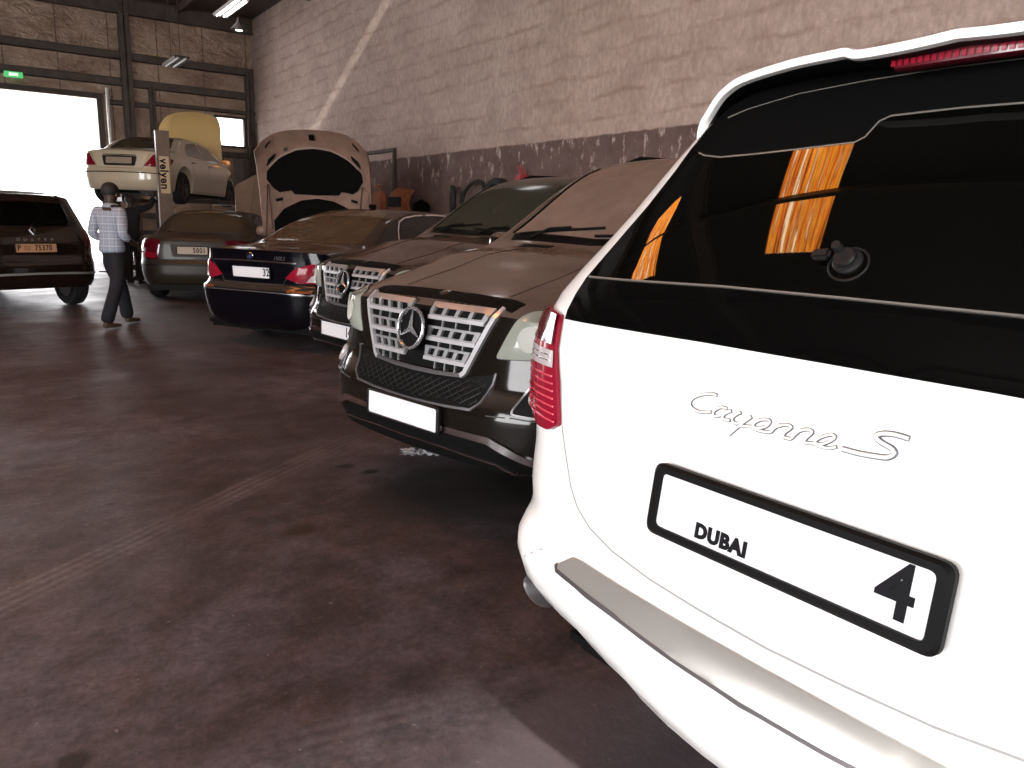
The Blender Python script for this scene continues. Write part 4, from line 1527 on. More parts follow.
def off_roader(label, nose, ang, glass, paint, plate_chars, key):
    t = place('dark_car', label, nose=nose, ang=ang, L=4.78)
    b = Body(SPEC['ml'])
    b.build('body', M[paint], t, [(-1.45, .38, .44), (1.46, .38, .44)])
    BODIES[key] = (b, t)
    F = 'front'
    g = b.patch('grille', F, sym([(0, 1.014), (.40, 1.008), (.47, .992), (.436, .965), (.312, .735), (.285, .716), (0, .706)]), M['black_plastic'], .003, .012, .04, label='dark grille opening with silver bars')
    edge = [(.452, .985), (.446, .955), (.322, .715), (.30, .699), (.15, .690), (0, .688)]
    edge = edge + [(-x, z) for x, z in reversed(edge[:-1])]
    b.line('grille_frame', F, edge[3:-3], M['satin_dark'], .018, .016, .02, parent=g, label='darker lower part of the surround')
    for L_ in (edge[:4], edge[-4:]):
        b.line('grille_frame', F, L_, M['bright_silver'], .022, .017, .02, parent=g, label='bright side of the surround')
    for (z0, z1, xo, n) in ((.926, .976, .432, 4), (.836, .888, .396, 4), (.750, .802, .350, 4)):
        for sg in (-1, 1):
            xi = .07
            dx = (z1 - z0) * .5
            o = [(sg * xi, z0), (sg * (xo - dx), z0), (sg * xo, z1), (sg * xi, z1)]
            hs = []
            step = (xo - dx - xi - .015) / n
            for k in range(n):
                a = xi + .018 + k * step
                hs.append([(sg * a, z0 + .012), (sg * (a + step - .022), z0 + .012), (sg * (a + step - .010), z1 - .010), (sg * (a + .012), z1 - .010)])
            b.patch('grille_bar', F, o, M['silver'], .020, .014, .03, holes=hs, parent=g, label='silver bar pierced with slots')
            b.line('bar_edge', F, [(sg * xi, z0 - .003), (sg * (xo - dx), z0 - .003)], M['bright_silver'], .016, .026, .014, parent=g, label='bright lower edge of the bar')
            for k in range(1, n):
                x = sg * (xi + (xo - dx - xi) * k / n)
                b.line('bar_post', F, [(x, z0 - .01), (x, z0 - .045)], M['silver'], .006, .012, .01, parent=g)
    nz = Vector((0, .985, .17))
    sm = frame_at((0, 2.362, .872), nz, (-1, 0, 0))
    em = star_emblem('star_emblem', t, sm, .096, .014, 'star_metal')
    obj('emblem_backing', lathe([(.005, -.035), (.086, -.03), (.086, -.012), (.005, -.010)], 'z', 32, True, sm), M['black_plastic'], em)
    # dark gap between grille and bonnet edge
    b.line('bonnet_gap', F, [(-.50, .994), (-.43, 1.003), (-.2, 1.010), (0, 1.011), (.2, 1.010), (.43, 1.003), (.50, .994)], M['black_plastic'], .030, .004)
    l, n = b.hit('top', 0, 2.16)
    obj('bonnet_badge', lathe([(.031, -.004), (.031, .003), (.026, .005), (.005, .006)], 'z', 24, True, frame_at(l, n, (1, 0, 0))), M['satin_chrome'], t)
    # lower mesh, fog lamps, skid plate
    ms = [(0, .680), (.15, .682), (.30, .690), (.486, .730), (.478, .69), (.45, .615), (.41, .583), (.25, .575), (0, .570)]
    lo = b.patch('lower_grille', F, sym(ms), M['black_plastic'], .003, .012, .05, label='black lower grille with a diamond mesh')
    lattice(b, sym([(0, .672), (.30, .682), (.470, .716), (.44, .622), (.405, .592), (0, .580)]), lo)
    fr = ms[3:] 
    rim = [(.490, .735), (.482, .69), (.453, .612), (.41, .577), (.25, .569), (0, .564)]
    b.line('grille_rim', F, rim + [(-x, z) for x, z in reversed(rim[:-1])], M['satin_dark'], .010, .008, .014, parent=lo)
    for fx in (1, -1):
        f = lambda pts: [(fx * x, z) for x, z in pts]
        fo = rpoly(f([(.605, .590), (.74, .582), (.79, .63), (.765, .715), (.655, .712)]), .025)
        p = b.patch('fog_lamp_recess', F, fo, M['black_plastic'], .004, .012, .04)
        l, n = b.hit(F, fx * .70, .655)
        obj('fog_lamp', lathe([(.046, -.01), (.048, .012), (.040, .016), (.030, .010), (.005, .014)], 'z', 24, True, frame_at(l + n * .004, n, (1, 0, 0))), M['clear_lens'], p)
        b.line('recess_rim', F, fo + [fo[0]], M['satin_dark'], .008, .008, .01, parent=p)
        hl = rpoly(f([(.477, .795), (.64, .806), (.76, .842), (.82, .93), (.80, .992), (.70, 1.003), (.575, .986), (.545, .938)]), .02)
        h = b.patch('headlight', F, hl, M['headlamp_lens'], .006, .015, .035, bulge=.01, label='dusty clear headlight')
        for (x, z, r) in ((.63, .885, .052), (.725, .92, .042)):
            l, n = b.hit(F, fx * x, z)
            obj('lamp_reflector', lathe([(r, 0), (r, .006), (r * .8, .004), (r * .3, .002)], 'z', 24, True, frame_at(l + n * .0155, n, (1, 0, 0))), M['lamp_bowl'], h)
        b.line('headlight_seam', F, hl + [hl[0]], M['seam'], .006, .004, .01, parent=h)
        b.line('bumper_seam', F, f([(.495, .568), (.62, .578), (.75, .572), (.85, .585)]), M['seam'], .005, .001)
    sk = [(0, .488), (.26, .484), (.52, .484), (.60, .458), (.74, .395), (.73, .372), (.59, .428), (.51, .455), (.26, .458), (0, .461)]
    s_ = b.patch('skid_plate', F, sym(sk), M['chrome'], .012, .02, .04, label='bright metal lip of the skid plate')
    lowr = [(0, .455), (.26, .452), (.51, .449), (.59, .422), (.73, .366), (.73, .325), (.54, .338), (.24, .338), (0, .338)]
    b.patch('skid_plate_lower', F, sym(lowr), M['black_plastic'], .006, .014, .05, parent=s_)
    b.line('skid_edge', F, [(-.66, .322), (-.54, .372), (-.24, .388), (.24, .388), (.54, .372), (.66, .322)], M['chrome'], .006, .010, .01, parent=s_)
    l, n = b.hit(F, 0, .50)
    pm = frame_at((0, l.y + .012, .505), (0, 1, .03), (-1, 0, 0))
    plate(t, pm, .52, .11, plate_chars, True, 'grey_plastic', fw_=(.53, .12))
    # bonnet lines, windscreen, wipers
    for sg in (-1, 1):
        b.line('bonnet_seam', 'top', [(sg * .76, 1.22), (sg * .74, 1.6), (sg * .70, 1.95), (sg * .60, 2.14)], M['seam'], .008, .001)
        b.line('bonnet_crease', 'top', [(sg * .36, 1.30), (sg * .37, 1.7), (sg * .36, 2.1)], M['dusty_brown_black'], .018, .003, .01)
        b.patch('bonnet_vent', 'top', [(sg * .22, 1.20), (sg * .48, 1.17), (sg * .46, 1.24), (sg * .22, 1.26)], M['black_plastic'], .004, .01, .06)
    b.patch('cowl', 'top', sym([(0, 1.165), (.66, 1.105), (.70, 1.03), (0, 1.09)]), M['black_plastic'], .003, .01, .06)
    b.patch('windscreen', 'top', sym([(0, 1.09), (.705, 1.02), (.66, .84), (.575, .50), (.54, .43), (0, .31)]), M[glass], .004, .012, .06, label='dusty windscreen')
    for (x0, x1, y0, y1) in ((.62, .02, 1.06, 1.00), (.02, -.60, 1.08, 1.03)):
        bm = bmesh.new()
        p3 = []
        for k in range(9):
            l, n = b.hit('top', x0 + (x1 - x0) * k / 8, y0 + (y1 - y0) * k / 8)
            p3.append(l + n * .016)
        add_tube(bm, p3, .008, 6)
        l, n = b.hit('top', x0 - .12, y0 + .04)
        add_tube(bm, [l + n * .01, p3[3] + n * .014, p3[5] + n * .014], .009, 6)
        obj('wiper', bm, M['black_plastic'], t)
    for sg in (-1, 1):
        b.line('pillar_trim', 'top', [(sg * .725, 1.02), (sg * .685, .86), (sg * .595, .50), (sg * .57, .40)], M['black_plastic'], .014, .008, .014)
        bm = bmesh.new()
        p3 = []
        for k in range(13):
            y = .12 - k * .165
            l, n = b.hit('top', sg * .585, y)
            p3.append(l + Vector((0, 0, .0 if k in (0, 12) else .045)))
        add_tube(bm, p3, .014, 8)
        obj('roof_rail', bm, M['black_plastic'], t)
    side_glass(b, [[(.78, 1.20), (.22, 1.62), (-.12, 1.665), (-.12, 1.18)], [(-.20, 1.18), (-.20, 1.67), (-1.05, 1.66), (-1.20, 1.18)], [(-1.30, 1.19), (-1.14, 1.65), (-1.75, 1.58), (-1.95, 1.24)]], M['dark_glass'])
    door_seams(b, [[(-.16, 1.17), (-.16, .4)], [(-1.22, 1.17), (-1.1, .8), (-1.0, .55)], [(1.0, 1.15), (1.0, .4)], [(-1.0, .40), (1.0, .40)]], [(-.02, 1.0), (-1.05, 1.02)], 'chrome')
    mirrors(t, .80, 1.20, .92, paint)
    b.patch('rear_window', 'rear', rpoly(sym([(0, 1.18), (.68, 1.18), (.52, 1.56), (0, 1.58)]), .04), M['dark_glass'], .003, .012, .07)
    for L_ in halves(rpoly([(.66, .85), (.86, .85), (.86, 1.12), (.70, 1.12)], .04)):
        b.patch('tail_light', 'rear', L_, M['red_lens'], .005, .015, .05)
    wheels(t, -1.45, 1.46, .375, .82)
    obj('underbody', box((0, 0, .31), (1.5, 3.9, .16), .05), M['black_plastic'], t)
    return t


# ------------------------------------------------------------------ the navy saloon, rear towards us
def navy_saloon():
    t = place('navy_car', 'black-blue saloon with red tail lights and its rear to us, plate ending in 32', rear=(2.303, 7.906), ang=28, L=5.17)
    b = Body(SPEC['bmw'])
    b.build('body', M['navy_black'], t, [(-1.55, .35, .40), (1.55, .35, .40)])
    BODIES['bmw'] = (b, t)
    G = 'rear'
    b.patch('rear_window', 'top', sym([(0, -.74), (.30, -.75), (.47, -.80), (.58, -1.15), (.70, -1.62), (.66, -1.72), (.4, -1.78), (0, -1.80)]), M['rear_dusty_glass'], .004, .012, .07, label='dusty rear window')
    l, n = b.hit('top', -.05, -.56)
    obj('roof_aerial', box((0, -.50, l.z + .028), (.03, .14, .06), .012), M['black_plastic'], t)
    for fx in (1, -1):
        f = lambda pts: [(fx * x, z) for x, z in pts]
        p = b.patch('tail_light', G, rpoly(f([(.43, .745), (.54, .842), (.70, .895), (.82, .882), (.88, .83), (.885, .74), (.80, .70), (.60, .70)]), .015), M['red_lens'], .008, .018, .035, bulge=.01)
        b.patch('clear_lens', G, f([(.655, .712), (.70, .775), (.77, .80), (.80, .795), (.79, .715)]), M['clear_lens'], .020, .004, .03, parent=p, label='clear reversing lens')
        b.line('lens_split', G, f([(.62, .705), (.69, .79), (.76, .88)]), M['seam'], .006, .0195, .004, parent=p)
        b.patch('orange_strip', G, f([(.50, .612), (.74, .606), (.74, .628), (.50, .634)]), M['dark_orange'], .006, .012, .05)  # dark orange strip on each side of the bumper
    tr = [(-.56, .897), (-.3, .903), (0, .905), (.3, .903), (.56, .897)]
    b.line('boot_trim', G, tr, M['chrome'], .012, .006, .012, label='thin chrome strip')
    b.line('boot_seam', G, [(-.62, .99), (-.60, .90), (-.44, .74), (-.40, .68), (0, .675), (.40, .68), (.44, .74), (.60, .90), (.62, .99)], M['seam'], .006, .0015)
    b.line('bumper_highlight', G, [(-.84, .585), (-.6, .597), (-.3, .602), (0, .603), (.3, .602), (.6, .597), (.84, .585)], M['satin_dark'], .008, .005, .01)  # thin metal ribbon drawn as the highlight on the bumper's upper edge
    l, n = b.hit(G, 0, .948)
    fm = frame_at(l + n * .003, n, (1, 0, 0))
    rd = obj('roundel', lathe([(.041, -.004), (.041, .003), (.036, .006), (.004, .006)], 'z', 32, True, fm), M['black_gloss'], t, label='round badge with white and blue quarters')
    bm = bmesh.new()
    bq = bmesh.new()
    add_tube(bm, [fm @ Vector((.039 * cos(k * pi / 18), .039 * sin(k * pi / 18), .005)) for k in range(36)], .003, 6, True)
    for q in range(4):
        T_ = bm if q % 2 else bq
        c = T_.verts.new(fm @ Vector((0, 0, .0072)))
        ar = [T_.verts.new(fm @ Vector((.024 * cos(q * pi / 2 + k * pi / 12), .024 * sin(q * pi / 2 + k * pi / 12), .0072))) for k in range(7)]
        for a, bb in zip(ar, ar[1:]): T_.faces.new((c, a, bb))
    obj('badge_ring', bm, M['chrome'], rd)
    obj('badge_quarters', bq, M['blue_enamel'], rd)
    l, n = b.hit(G, .37, .938)
    text_on('model_badge', '750LI', .060, M['satin_dark'], t, l + n * .004, (1, 0, 0), (0, .1, 1), .003, .0)
    l, n = b.hit(G, 0, .79)
    plate(t, frame_at(l + n * .004, n, (1, 0, 0)), .52, .112, [('32', .205, 0, .105)], True, 'black_plastic', fw_=(.53, .122))
    side_glass(b, [[(1.02, 1.02), (.48, 1.34), (.1, 1.395), (-.02, 1.395), (-.02, 1.0)], [(-.10, 1.0), (-.10, 1.395), (-.55, 1.375), (-.88, 1.30), (-.98, 1.20), (-1.02, 1.02)]], M['dark_glass'])
    for ax in ('right', 'left'):
        b.line('window_trim', ax, [(-1.10, 1.0), (-1.07, 1.12), (-1.0, 1.23), (-.90, 1.325), (-.75, 1.375), (-.5, 1.405), (-.1, 1.42), (.2, 1.415), (.5, 1.36), (1.05, 1.02)], M['chrome'], .016, .006, .014)
    door_seams(b, [[(-.06, .98), (-.06, .28)], [(-1.10, .98), (-1.0, .6), (-.95, .5)], [(1.15, .95), (1.15, .28)], [(-.95, .27), (1.15, .27)]], [(.08, .86), (-.95, .88)], 'chrome')
    b.patch('windscreen', 'top', sym([(0, 1.28), (.66, 1.16), (.50, .60), (0, .48)]), M['rear_dusty_glass'], .004, .012, .08)
    for L_ in halves(rpoly([(.42, .60), (.74, .58), (.76, .66), (.60, .70), (.44, .69)], .03)):
        b.patch('headlight', 'front', L_, M['headlamp_lens'], .005, .015, .05)
    mirrors(t, .95, 1.02, .86, 'navy_black')
    wheels(t, -1.55, 1.55, .345, .80)
    obj('rear_valance', box((0, -2.25, .24), (1.5, .4, .12), .04), M['black_plastic'], t)
    return t


# ------------------------------------------------------------------ grey saloon further back
def grey_saloon():
    t = place('grey_car', 'dusty brown-grey saloon behind the lift post, rear to us', rear=(2.87, 12.68), ang=64, L=4.75)
    b = Body(SPEC['grey'])
    b.build('body', M['dusty_grey'], t, [(-1.45, .33, .38), (1.4, .33, .38)])
    BODIES['grey'] = (b, t)
    G = 'rear'
    b.patch('rear_window', 'top', sym([(0, -.70), (.46, -.76), (.62, -1.40), (.56, -1.52), (0, -1.60)]), M['rear_dusty_glass'], .004, .012, .07, label='dusty rear window')
    for fx in (1, -1):
        f = lambda pts: [(fx * x, z) for x, z in pts]
        p = b.patch('tail_light', G, rpoly(f([(.47, .955), (.66, .965), (.80, .93), (.82, .78), (.72, .655), (.52, .66)]), .03), M['dark_red_lens'], .008, .018, .04, bulge=.008)
        b.patch('lens_band', G, f([(.55, .75), (.80, .78), (.74, .68), (.55, .675)]), M['red_lens'], .018, .004, .04, parent=p, label='brighter lower lens')
    b.patch('plate_recess', G, rpoly(sym([(0, .895), (.34, .89), (.30, .70), (0, .70)]), .03), M['seam'], .003, .01, .06)
    l, n = b.hit(G, 0, .80)
    plate(t, frame_at(l + n * .006, n, (1, 0, 0)), .46, .12, [('5001', .10, 0, .11)], True, 'black_plastic', 'label_plate', fw_=(.47, .13))
    b.line('boot_seam', G, [(-.50, .97), (-.46, .66), (0, .645), (.46, .66), (.50, .97)], M['seam'], .006, .0015)
    b.line('bumper_strip', G, [(-.84, .56), (-.5, .575), (0, .58), (.5, .575), (.84, .56)], M['grey_plastic'], .03, .006, .012)
    side_glass(b, [[(1.0, 1.0), (.46, 1.30), (0, 1.35), (0, .98)], [(-.08, .98), (-.08, 1.35), (-.75, 1.27), (-1.0, 1.0)]], M['dark_glass'])
    door_seams(b, [[(-.04, .96), (-.04, .3)], [(-1.05, .96), (-.95, .55)], [(1.1, .92), (1.1, .3)], [(-.9, .28), (1.1, .28)]], [(.08, .84), (-.9, .86)], 'dusty_grey')
    b.patch('windscreen', 'top', sym([(0, 1.22), (.62, 1.12), (.48, .58), (0, .48)]), M['rear_dusty_glass'], .004, .012, .08)
    for L_ in halves(rpoly([(.42, .56), (.70, .54), (.72, .66), (.46, .68)], .05)):
        b.patch('headlight', 'front', L_, M['headlamp_lens'], .005, .015, .05)
    mirrors(t, .95, 1.0, .84, 'dusty_grey')
    wheels(t, -1.45, 1.40, .325, .76, .22)
    exhaust(t, .5, -2.32, .26, .028, .3, 1.0)
    obj('rear_valance', box((0, -2.1, .24), (1.4, .4, .12), .04), M['black_plastic'], t)
    return t


# ------------------------------------------------------------------ dark brown small off-roader at the left edge
def brown_suv():
    t = place('brown_car', 'dark brown off-roader at the left edge, a brass-coloured plate on its tailgate', rear=(.78, 12.0), ang=110, L=4.31)
    b = Body(SPEC['duster'])
    b.build('body', M['duster_brown'], t, [(-1.35, .35, .41), (1.35, .35, .41)])
    BODIES['duster'] = (b, t)
    G = 'rear'
    b.patch('rear_window', G, rpoly(sym([(0, 1.14), (.62, 1.14), (.54, 1.44), (0, 1.46)]), .05), M['dark_glass'], .004, .012, .06)
    for L_ in halves(rpoly([(.70, .86), (.86, .86), (.84, 1.10), (.70, 1.10)], .03)):
        b.patch('tail_light', G, L_, M['dark_red_lens'], .008, .018, .04, bulge=.006)
    l, n = b.hit(G, 0, .855)
    pm = frame_at(l + n * .006, n, (1, 0, 0))
    plate(t, pm, .52, .115, [('P', -.21, 0, .10), ('75370', .09, 0, .10)], True, 'black_plastic', 'brass_plate', fw_=(.53, .125))
    bm = bmesh.new()
    for k in range(3): add_box(bm, (-.11, .022 - .022 * k, .0105), (.085, .006, .002))
    bm.transform(pm)
    obj('plate_lines', bm, M['plate_ink'], t)
    for i, ch in enumerate('DUSTER'):
        l, n = b.hit(G, -.20 + i * .083, .962)
        text_on('model_letter', ch, .05, M['satin_chrome'], t, l + n * .004, (1, 0, 0), (0, .1, 1), .003, .0, 1.25)
    l, n = b.hit(G, 0, 1.085)
    fm = frame_at(l + n * .006, n, (1, 0, 0))
    bm = bmesh.new()
    add_tube(bm, [fm @ Vector(p) for p in ((0, .058, 0), (.034, 0, 0), (0, -.058, 0), (-.034, 0, 0))], .011, 6, True)
    obj('diamond_badge', bm, M['chrome'], t, label='hollow chrome diamond badge')
    b.line('bumper_strip', G, [(-.84, .50), (-.4, .515), (0, .52), (.4, .515), (.84, .50)], M['silver'], .028, .008, .012, label='silver strip across the bumper')
    b.line('tailgate_seam', G, [(-.66, 1.5), (-.70, 1.1), (-.66, .70), (0, .685), (.66, .70), (.70, 1.1), (.66, 1.5)], M['seam'], .006, .0015)
    l, n = b.hit(G, .10, 1.19)
    bm = bmesh.new()
    add_tube(bm, [b.hit(G, x, z)[0] + Vector((0, -.02, 0)) for x, z in ((0, 1.15), (.18, 1.17), (.36, 1.20), (.50, 1.22))], .008, 6)
    obj('rear_wiper', bm, M['black_plastic'], t)
    l, n = b.hit('top', .45, -1.85)
    bm = bmesh.new()
    fin = [(-.10, 0), (.10, 0), (.02, .09), (-.06, .11)]
    a = [bm.verts.new((.45 - .015, -1.85 - p[0], l.z - .01 + p[1])) for p in fin]
    c = [bm.verts.new((.45 + .015, -1.85 - p[0], l.z - .01 + p[1])) for p in fin]
    bm.faces.new(a)
    bm.faces.new(c[::-1])
    for i in range(4): bm.faces.new((a[i], a[(i + 1) % 4], c[(i + 1) % 4], c[i]))
    obj('roof_fin', bm, M['duster_brown'], t, 0)
    side_glass(b, [[(.75, 1.12), (.25, 1.50), (-.1, 1.54), (-.1, 1.10)], [(-.18, 1.10), (-.18, 1.55), (-.95, 1.52), (-1.1, 1.10)]], M['dark_glass'])
    door_seams(b, [[(-.14, 1.08), (-.14, .4)], [(-1.15, 1.08), (-1.0, .7)], [(.9, 1.05), (.9, .4)], [(-.9, .38), (.9, .38)]], [(0, .95), (-.95, .97)], 'black_plastic')
    b.patch('windscreen', 'top', sym([(0, .98), (.66, .90), (.54, .38), (0, .28)]), M['dark_glass'], .004, .012, .08)
    mirrors(t, .62, 1.12, .86, 'black_plastic')
    wheels(t, -1.35, 1.35, .34, .77, .22)
    obj('underbody', box((0, 0, .36), (1.4, 3.5, .14), .05), M['black_plastic'], t)
    return t


# ------------------------------------------------------------------ white saloon up on the lift


def lifted_saloon():
    t = place('white_saloon', 'cream-white saloon raised on the lift with its bonnet standing open', rear=SC_REAR, ang=SC_ANG, L=4.95, z=SC_Z)
    b = Body(SPEC['sclass'])
    b.build('body', M['cream_paint'], t, [(-1.45, .36, .42), (1.5, .36, .42)])
    BODIES['sclass'] = (b, t)
    G = 'rear'
    b.patch('rear_window', 'top', sym([(0, -.70), (.46, -.76), (.62, -1.40), (.56, -1.54), (0, -1.60)]), M['rear_dusty_glass'], .004, .012, .07, label='dark rear window')
    for fx in (1, -1):
        f = lambda pts: [(fx * x, z) for x, z in pts]
        b.patch('tail_light', G, f([(.46, .70), (.62, .93), (.76, .95), (.84, .86), (.83, .70)]), M['red_lens'], .008, .018, .04, bulge=.008)
    b.patch('plate_recess', G, rpoly(sym([(0, .90), (.34, .89), (.30, .70), (0, .70)]), .03), M['dusty_grey'], .003, .01, .06)
    l, n = b.hit(G, 0, .80)
    plate(t, frame_at(l + n * .006, n, (1, 0, 0)), .52, .13, [], True, 'black_plastic', 'label_plate', fw_=(.54, .15))
    b.line('plate_trim', G, [(-.32, .905), (0, .912), (.32, .905)], M['chrome'], .018, .01, .012)
    b.line('boot_seam', G, [(-.58, .97), (-.44, .66), (0, .655), (.44, .66), (.58, .97)], M['seam'], .006, .0015)
    b.line('bumper_strip', G, [(-.84, .56), (-.5, .575), (0, .58), (.5, .575), (.84, .56)], M['grey_plastic'], .02, .006, .012)
    side_glass(b, [[(1.0, 1.02), (.46, 1.31), (0, 1.36), (0, 1.0)], [(-.08, 1.0), (-.08, 1.36), (-.72, 1.29), (-1.0, 1.16), (-1.05, 1.02)]], M['rear_dusty_glass'])
    door_seams(b, [[(-.04, .98), (-.04, .3)], [(-1.08, .98), (-.95, .6)], [(1.15, .95), (1.15, .3)], [(-.9, .28), (1.1, .28)]], [(.08, .86), (-.92, .88)], 'chrome')
    for ax in ('right', 'left'):
        b.line('side_strip', ax, [(-.95, .60), (1.05, .58)], M['cream_paint'], .05, .012, .014)
    b.patch('windscreen', 'top', sym([(0, 1.22), (.64, 1.12), (.48, .58), (0, .48)]), M['rear_dusty_glass'], .004, .012, .08)
    mirrors(t, .98, 1.02, .84, 'cream_paint')
    for y in (-1.45, 1.5):
        for sx in (-1, 1): wheel(t, sx * .77, y, .33, .22, 'steel_dark')
    obj('underbody', box((0, 0, .27), (1.45, 4.1, .16), .05), M['black_plastic'], t)
    bm = bmesh.new()
    add_tube(bm, [(-.72, -1.45, .33), (.72, -1.45, .33)], .05, 10)
    add_tube(bm, [(.1, 1.2, .20), (.1, -1.5, .20), (.4, -1.9, .22)], .04, 10)
    add_box(bm, (.45, -2.0, .24), (.4, .5, .14), .04)
    obj('axle_and_exhaust', bm, M['steel_dark'], t)
    # open bonnet hinged at the windscreen
    obj('engine_bay', box((0, 1.75, .80), (1.35, 1.1, .30), .05), M['black_plastic'], t)
    hood = bonnet(1.55, 1.28, .10)
    hood.transform(Matrix.Translation((0, 1.32, .98)) @ Matrix.Rotation(rad(82), 4, 'X'))
    obj('open_bonnet', hood, M['hood_cream'], t, 40, label='cream bonnet standing upright')
    for sx in (-1, 1):
        obj('bonnet_strut', tube([(sx * .66, 1.9, .85), (sx * .68, 1.47, 1.75)], .012, 8), M['steel_dark'], t)
    return t


def bonnet(w, L_, crown_, th=.03, arch=.0, tap=1.0):
    """shaped panel: hinge edge on y=0, front edge at y=L, top side +z; the front is narrower and rolls down"""
    bm = bmesh.new()
    nx, ny = 22, 16
    top, bot = [], []
    for j in range(ny + 1):
        v = j / ny
        hw = w / 2 * (1 - tap * (.06 * v + .16 * max(0, v - .7)**2 / .09))
        rt_, rb = [], []
        for i in range(nx + 1):
            u = -1 + 2 * i / nx
            y = L_ * v - .10 * u * u * v - .05 * u * u * (1 - v) - arch * abs(u)**5 * v
            z = crown_ * (1 - abs(u)**3) + .05 * sin(pi * v) - .10 * max(0, v - .75)**2 / .0625
            z += .018 * math.exp(-((abs(u) - .62) / .07)**2)
            rt_.append(bm.verts.new((u * hw, y, z)))
            rb.append(bm.verts.new((u * hw * .985, y * .995, z - th)))
        top.append(rt_)
        bot.append(rb)
    for j in range(ny):
        for i in range(nx):
            bm.faces.new((top[j][i], top[j][i + 1], top[j + 1][i + 1], top[j + 1][i]))
            bm.faces.new((bot[j][i], bot[j + 1][i], bot[j + 1][i + 1], bot[j][i + 1]))
    for j in range(ny):
        for i in (0, nx):
            bm.faces.new((top[j][i], top[j + 1][i], bot[j + 1][i], bot[j][i]))
    for i in range(nx):
        for j in (0, ny):
            bm.faces.new((top[j][i], top[j][i + 1], bot[j][i + 1], bot[j][i]))
    bmesh.ops.recalc_face_normals(bm, faces=bm.faces)
    return bm


# ------------------------------------------------------------------ car with the raised bonnet facing us
HOOD_DEG = 70


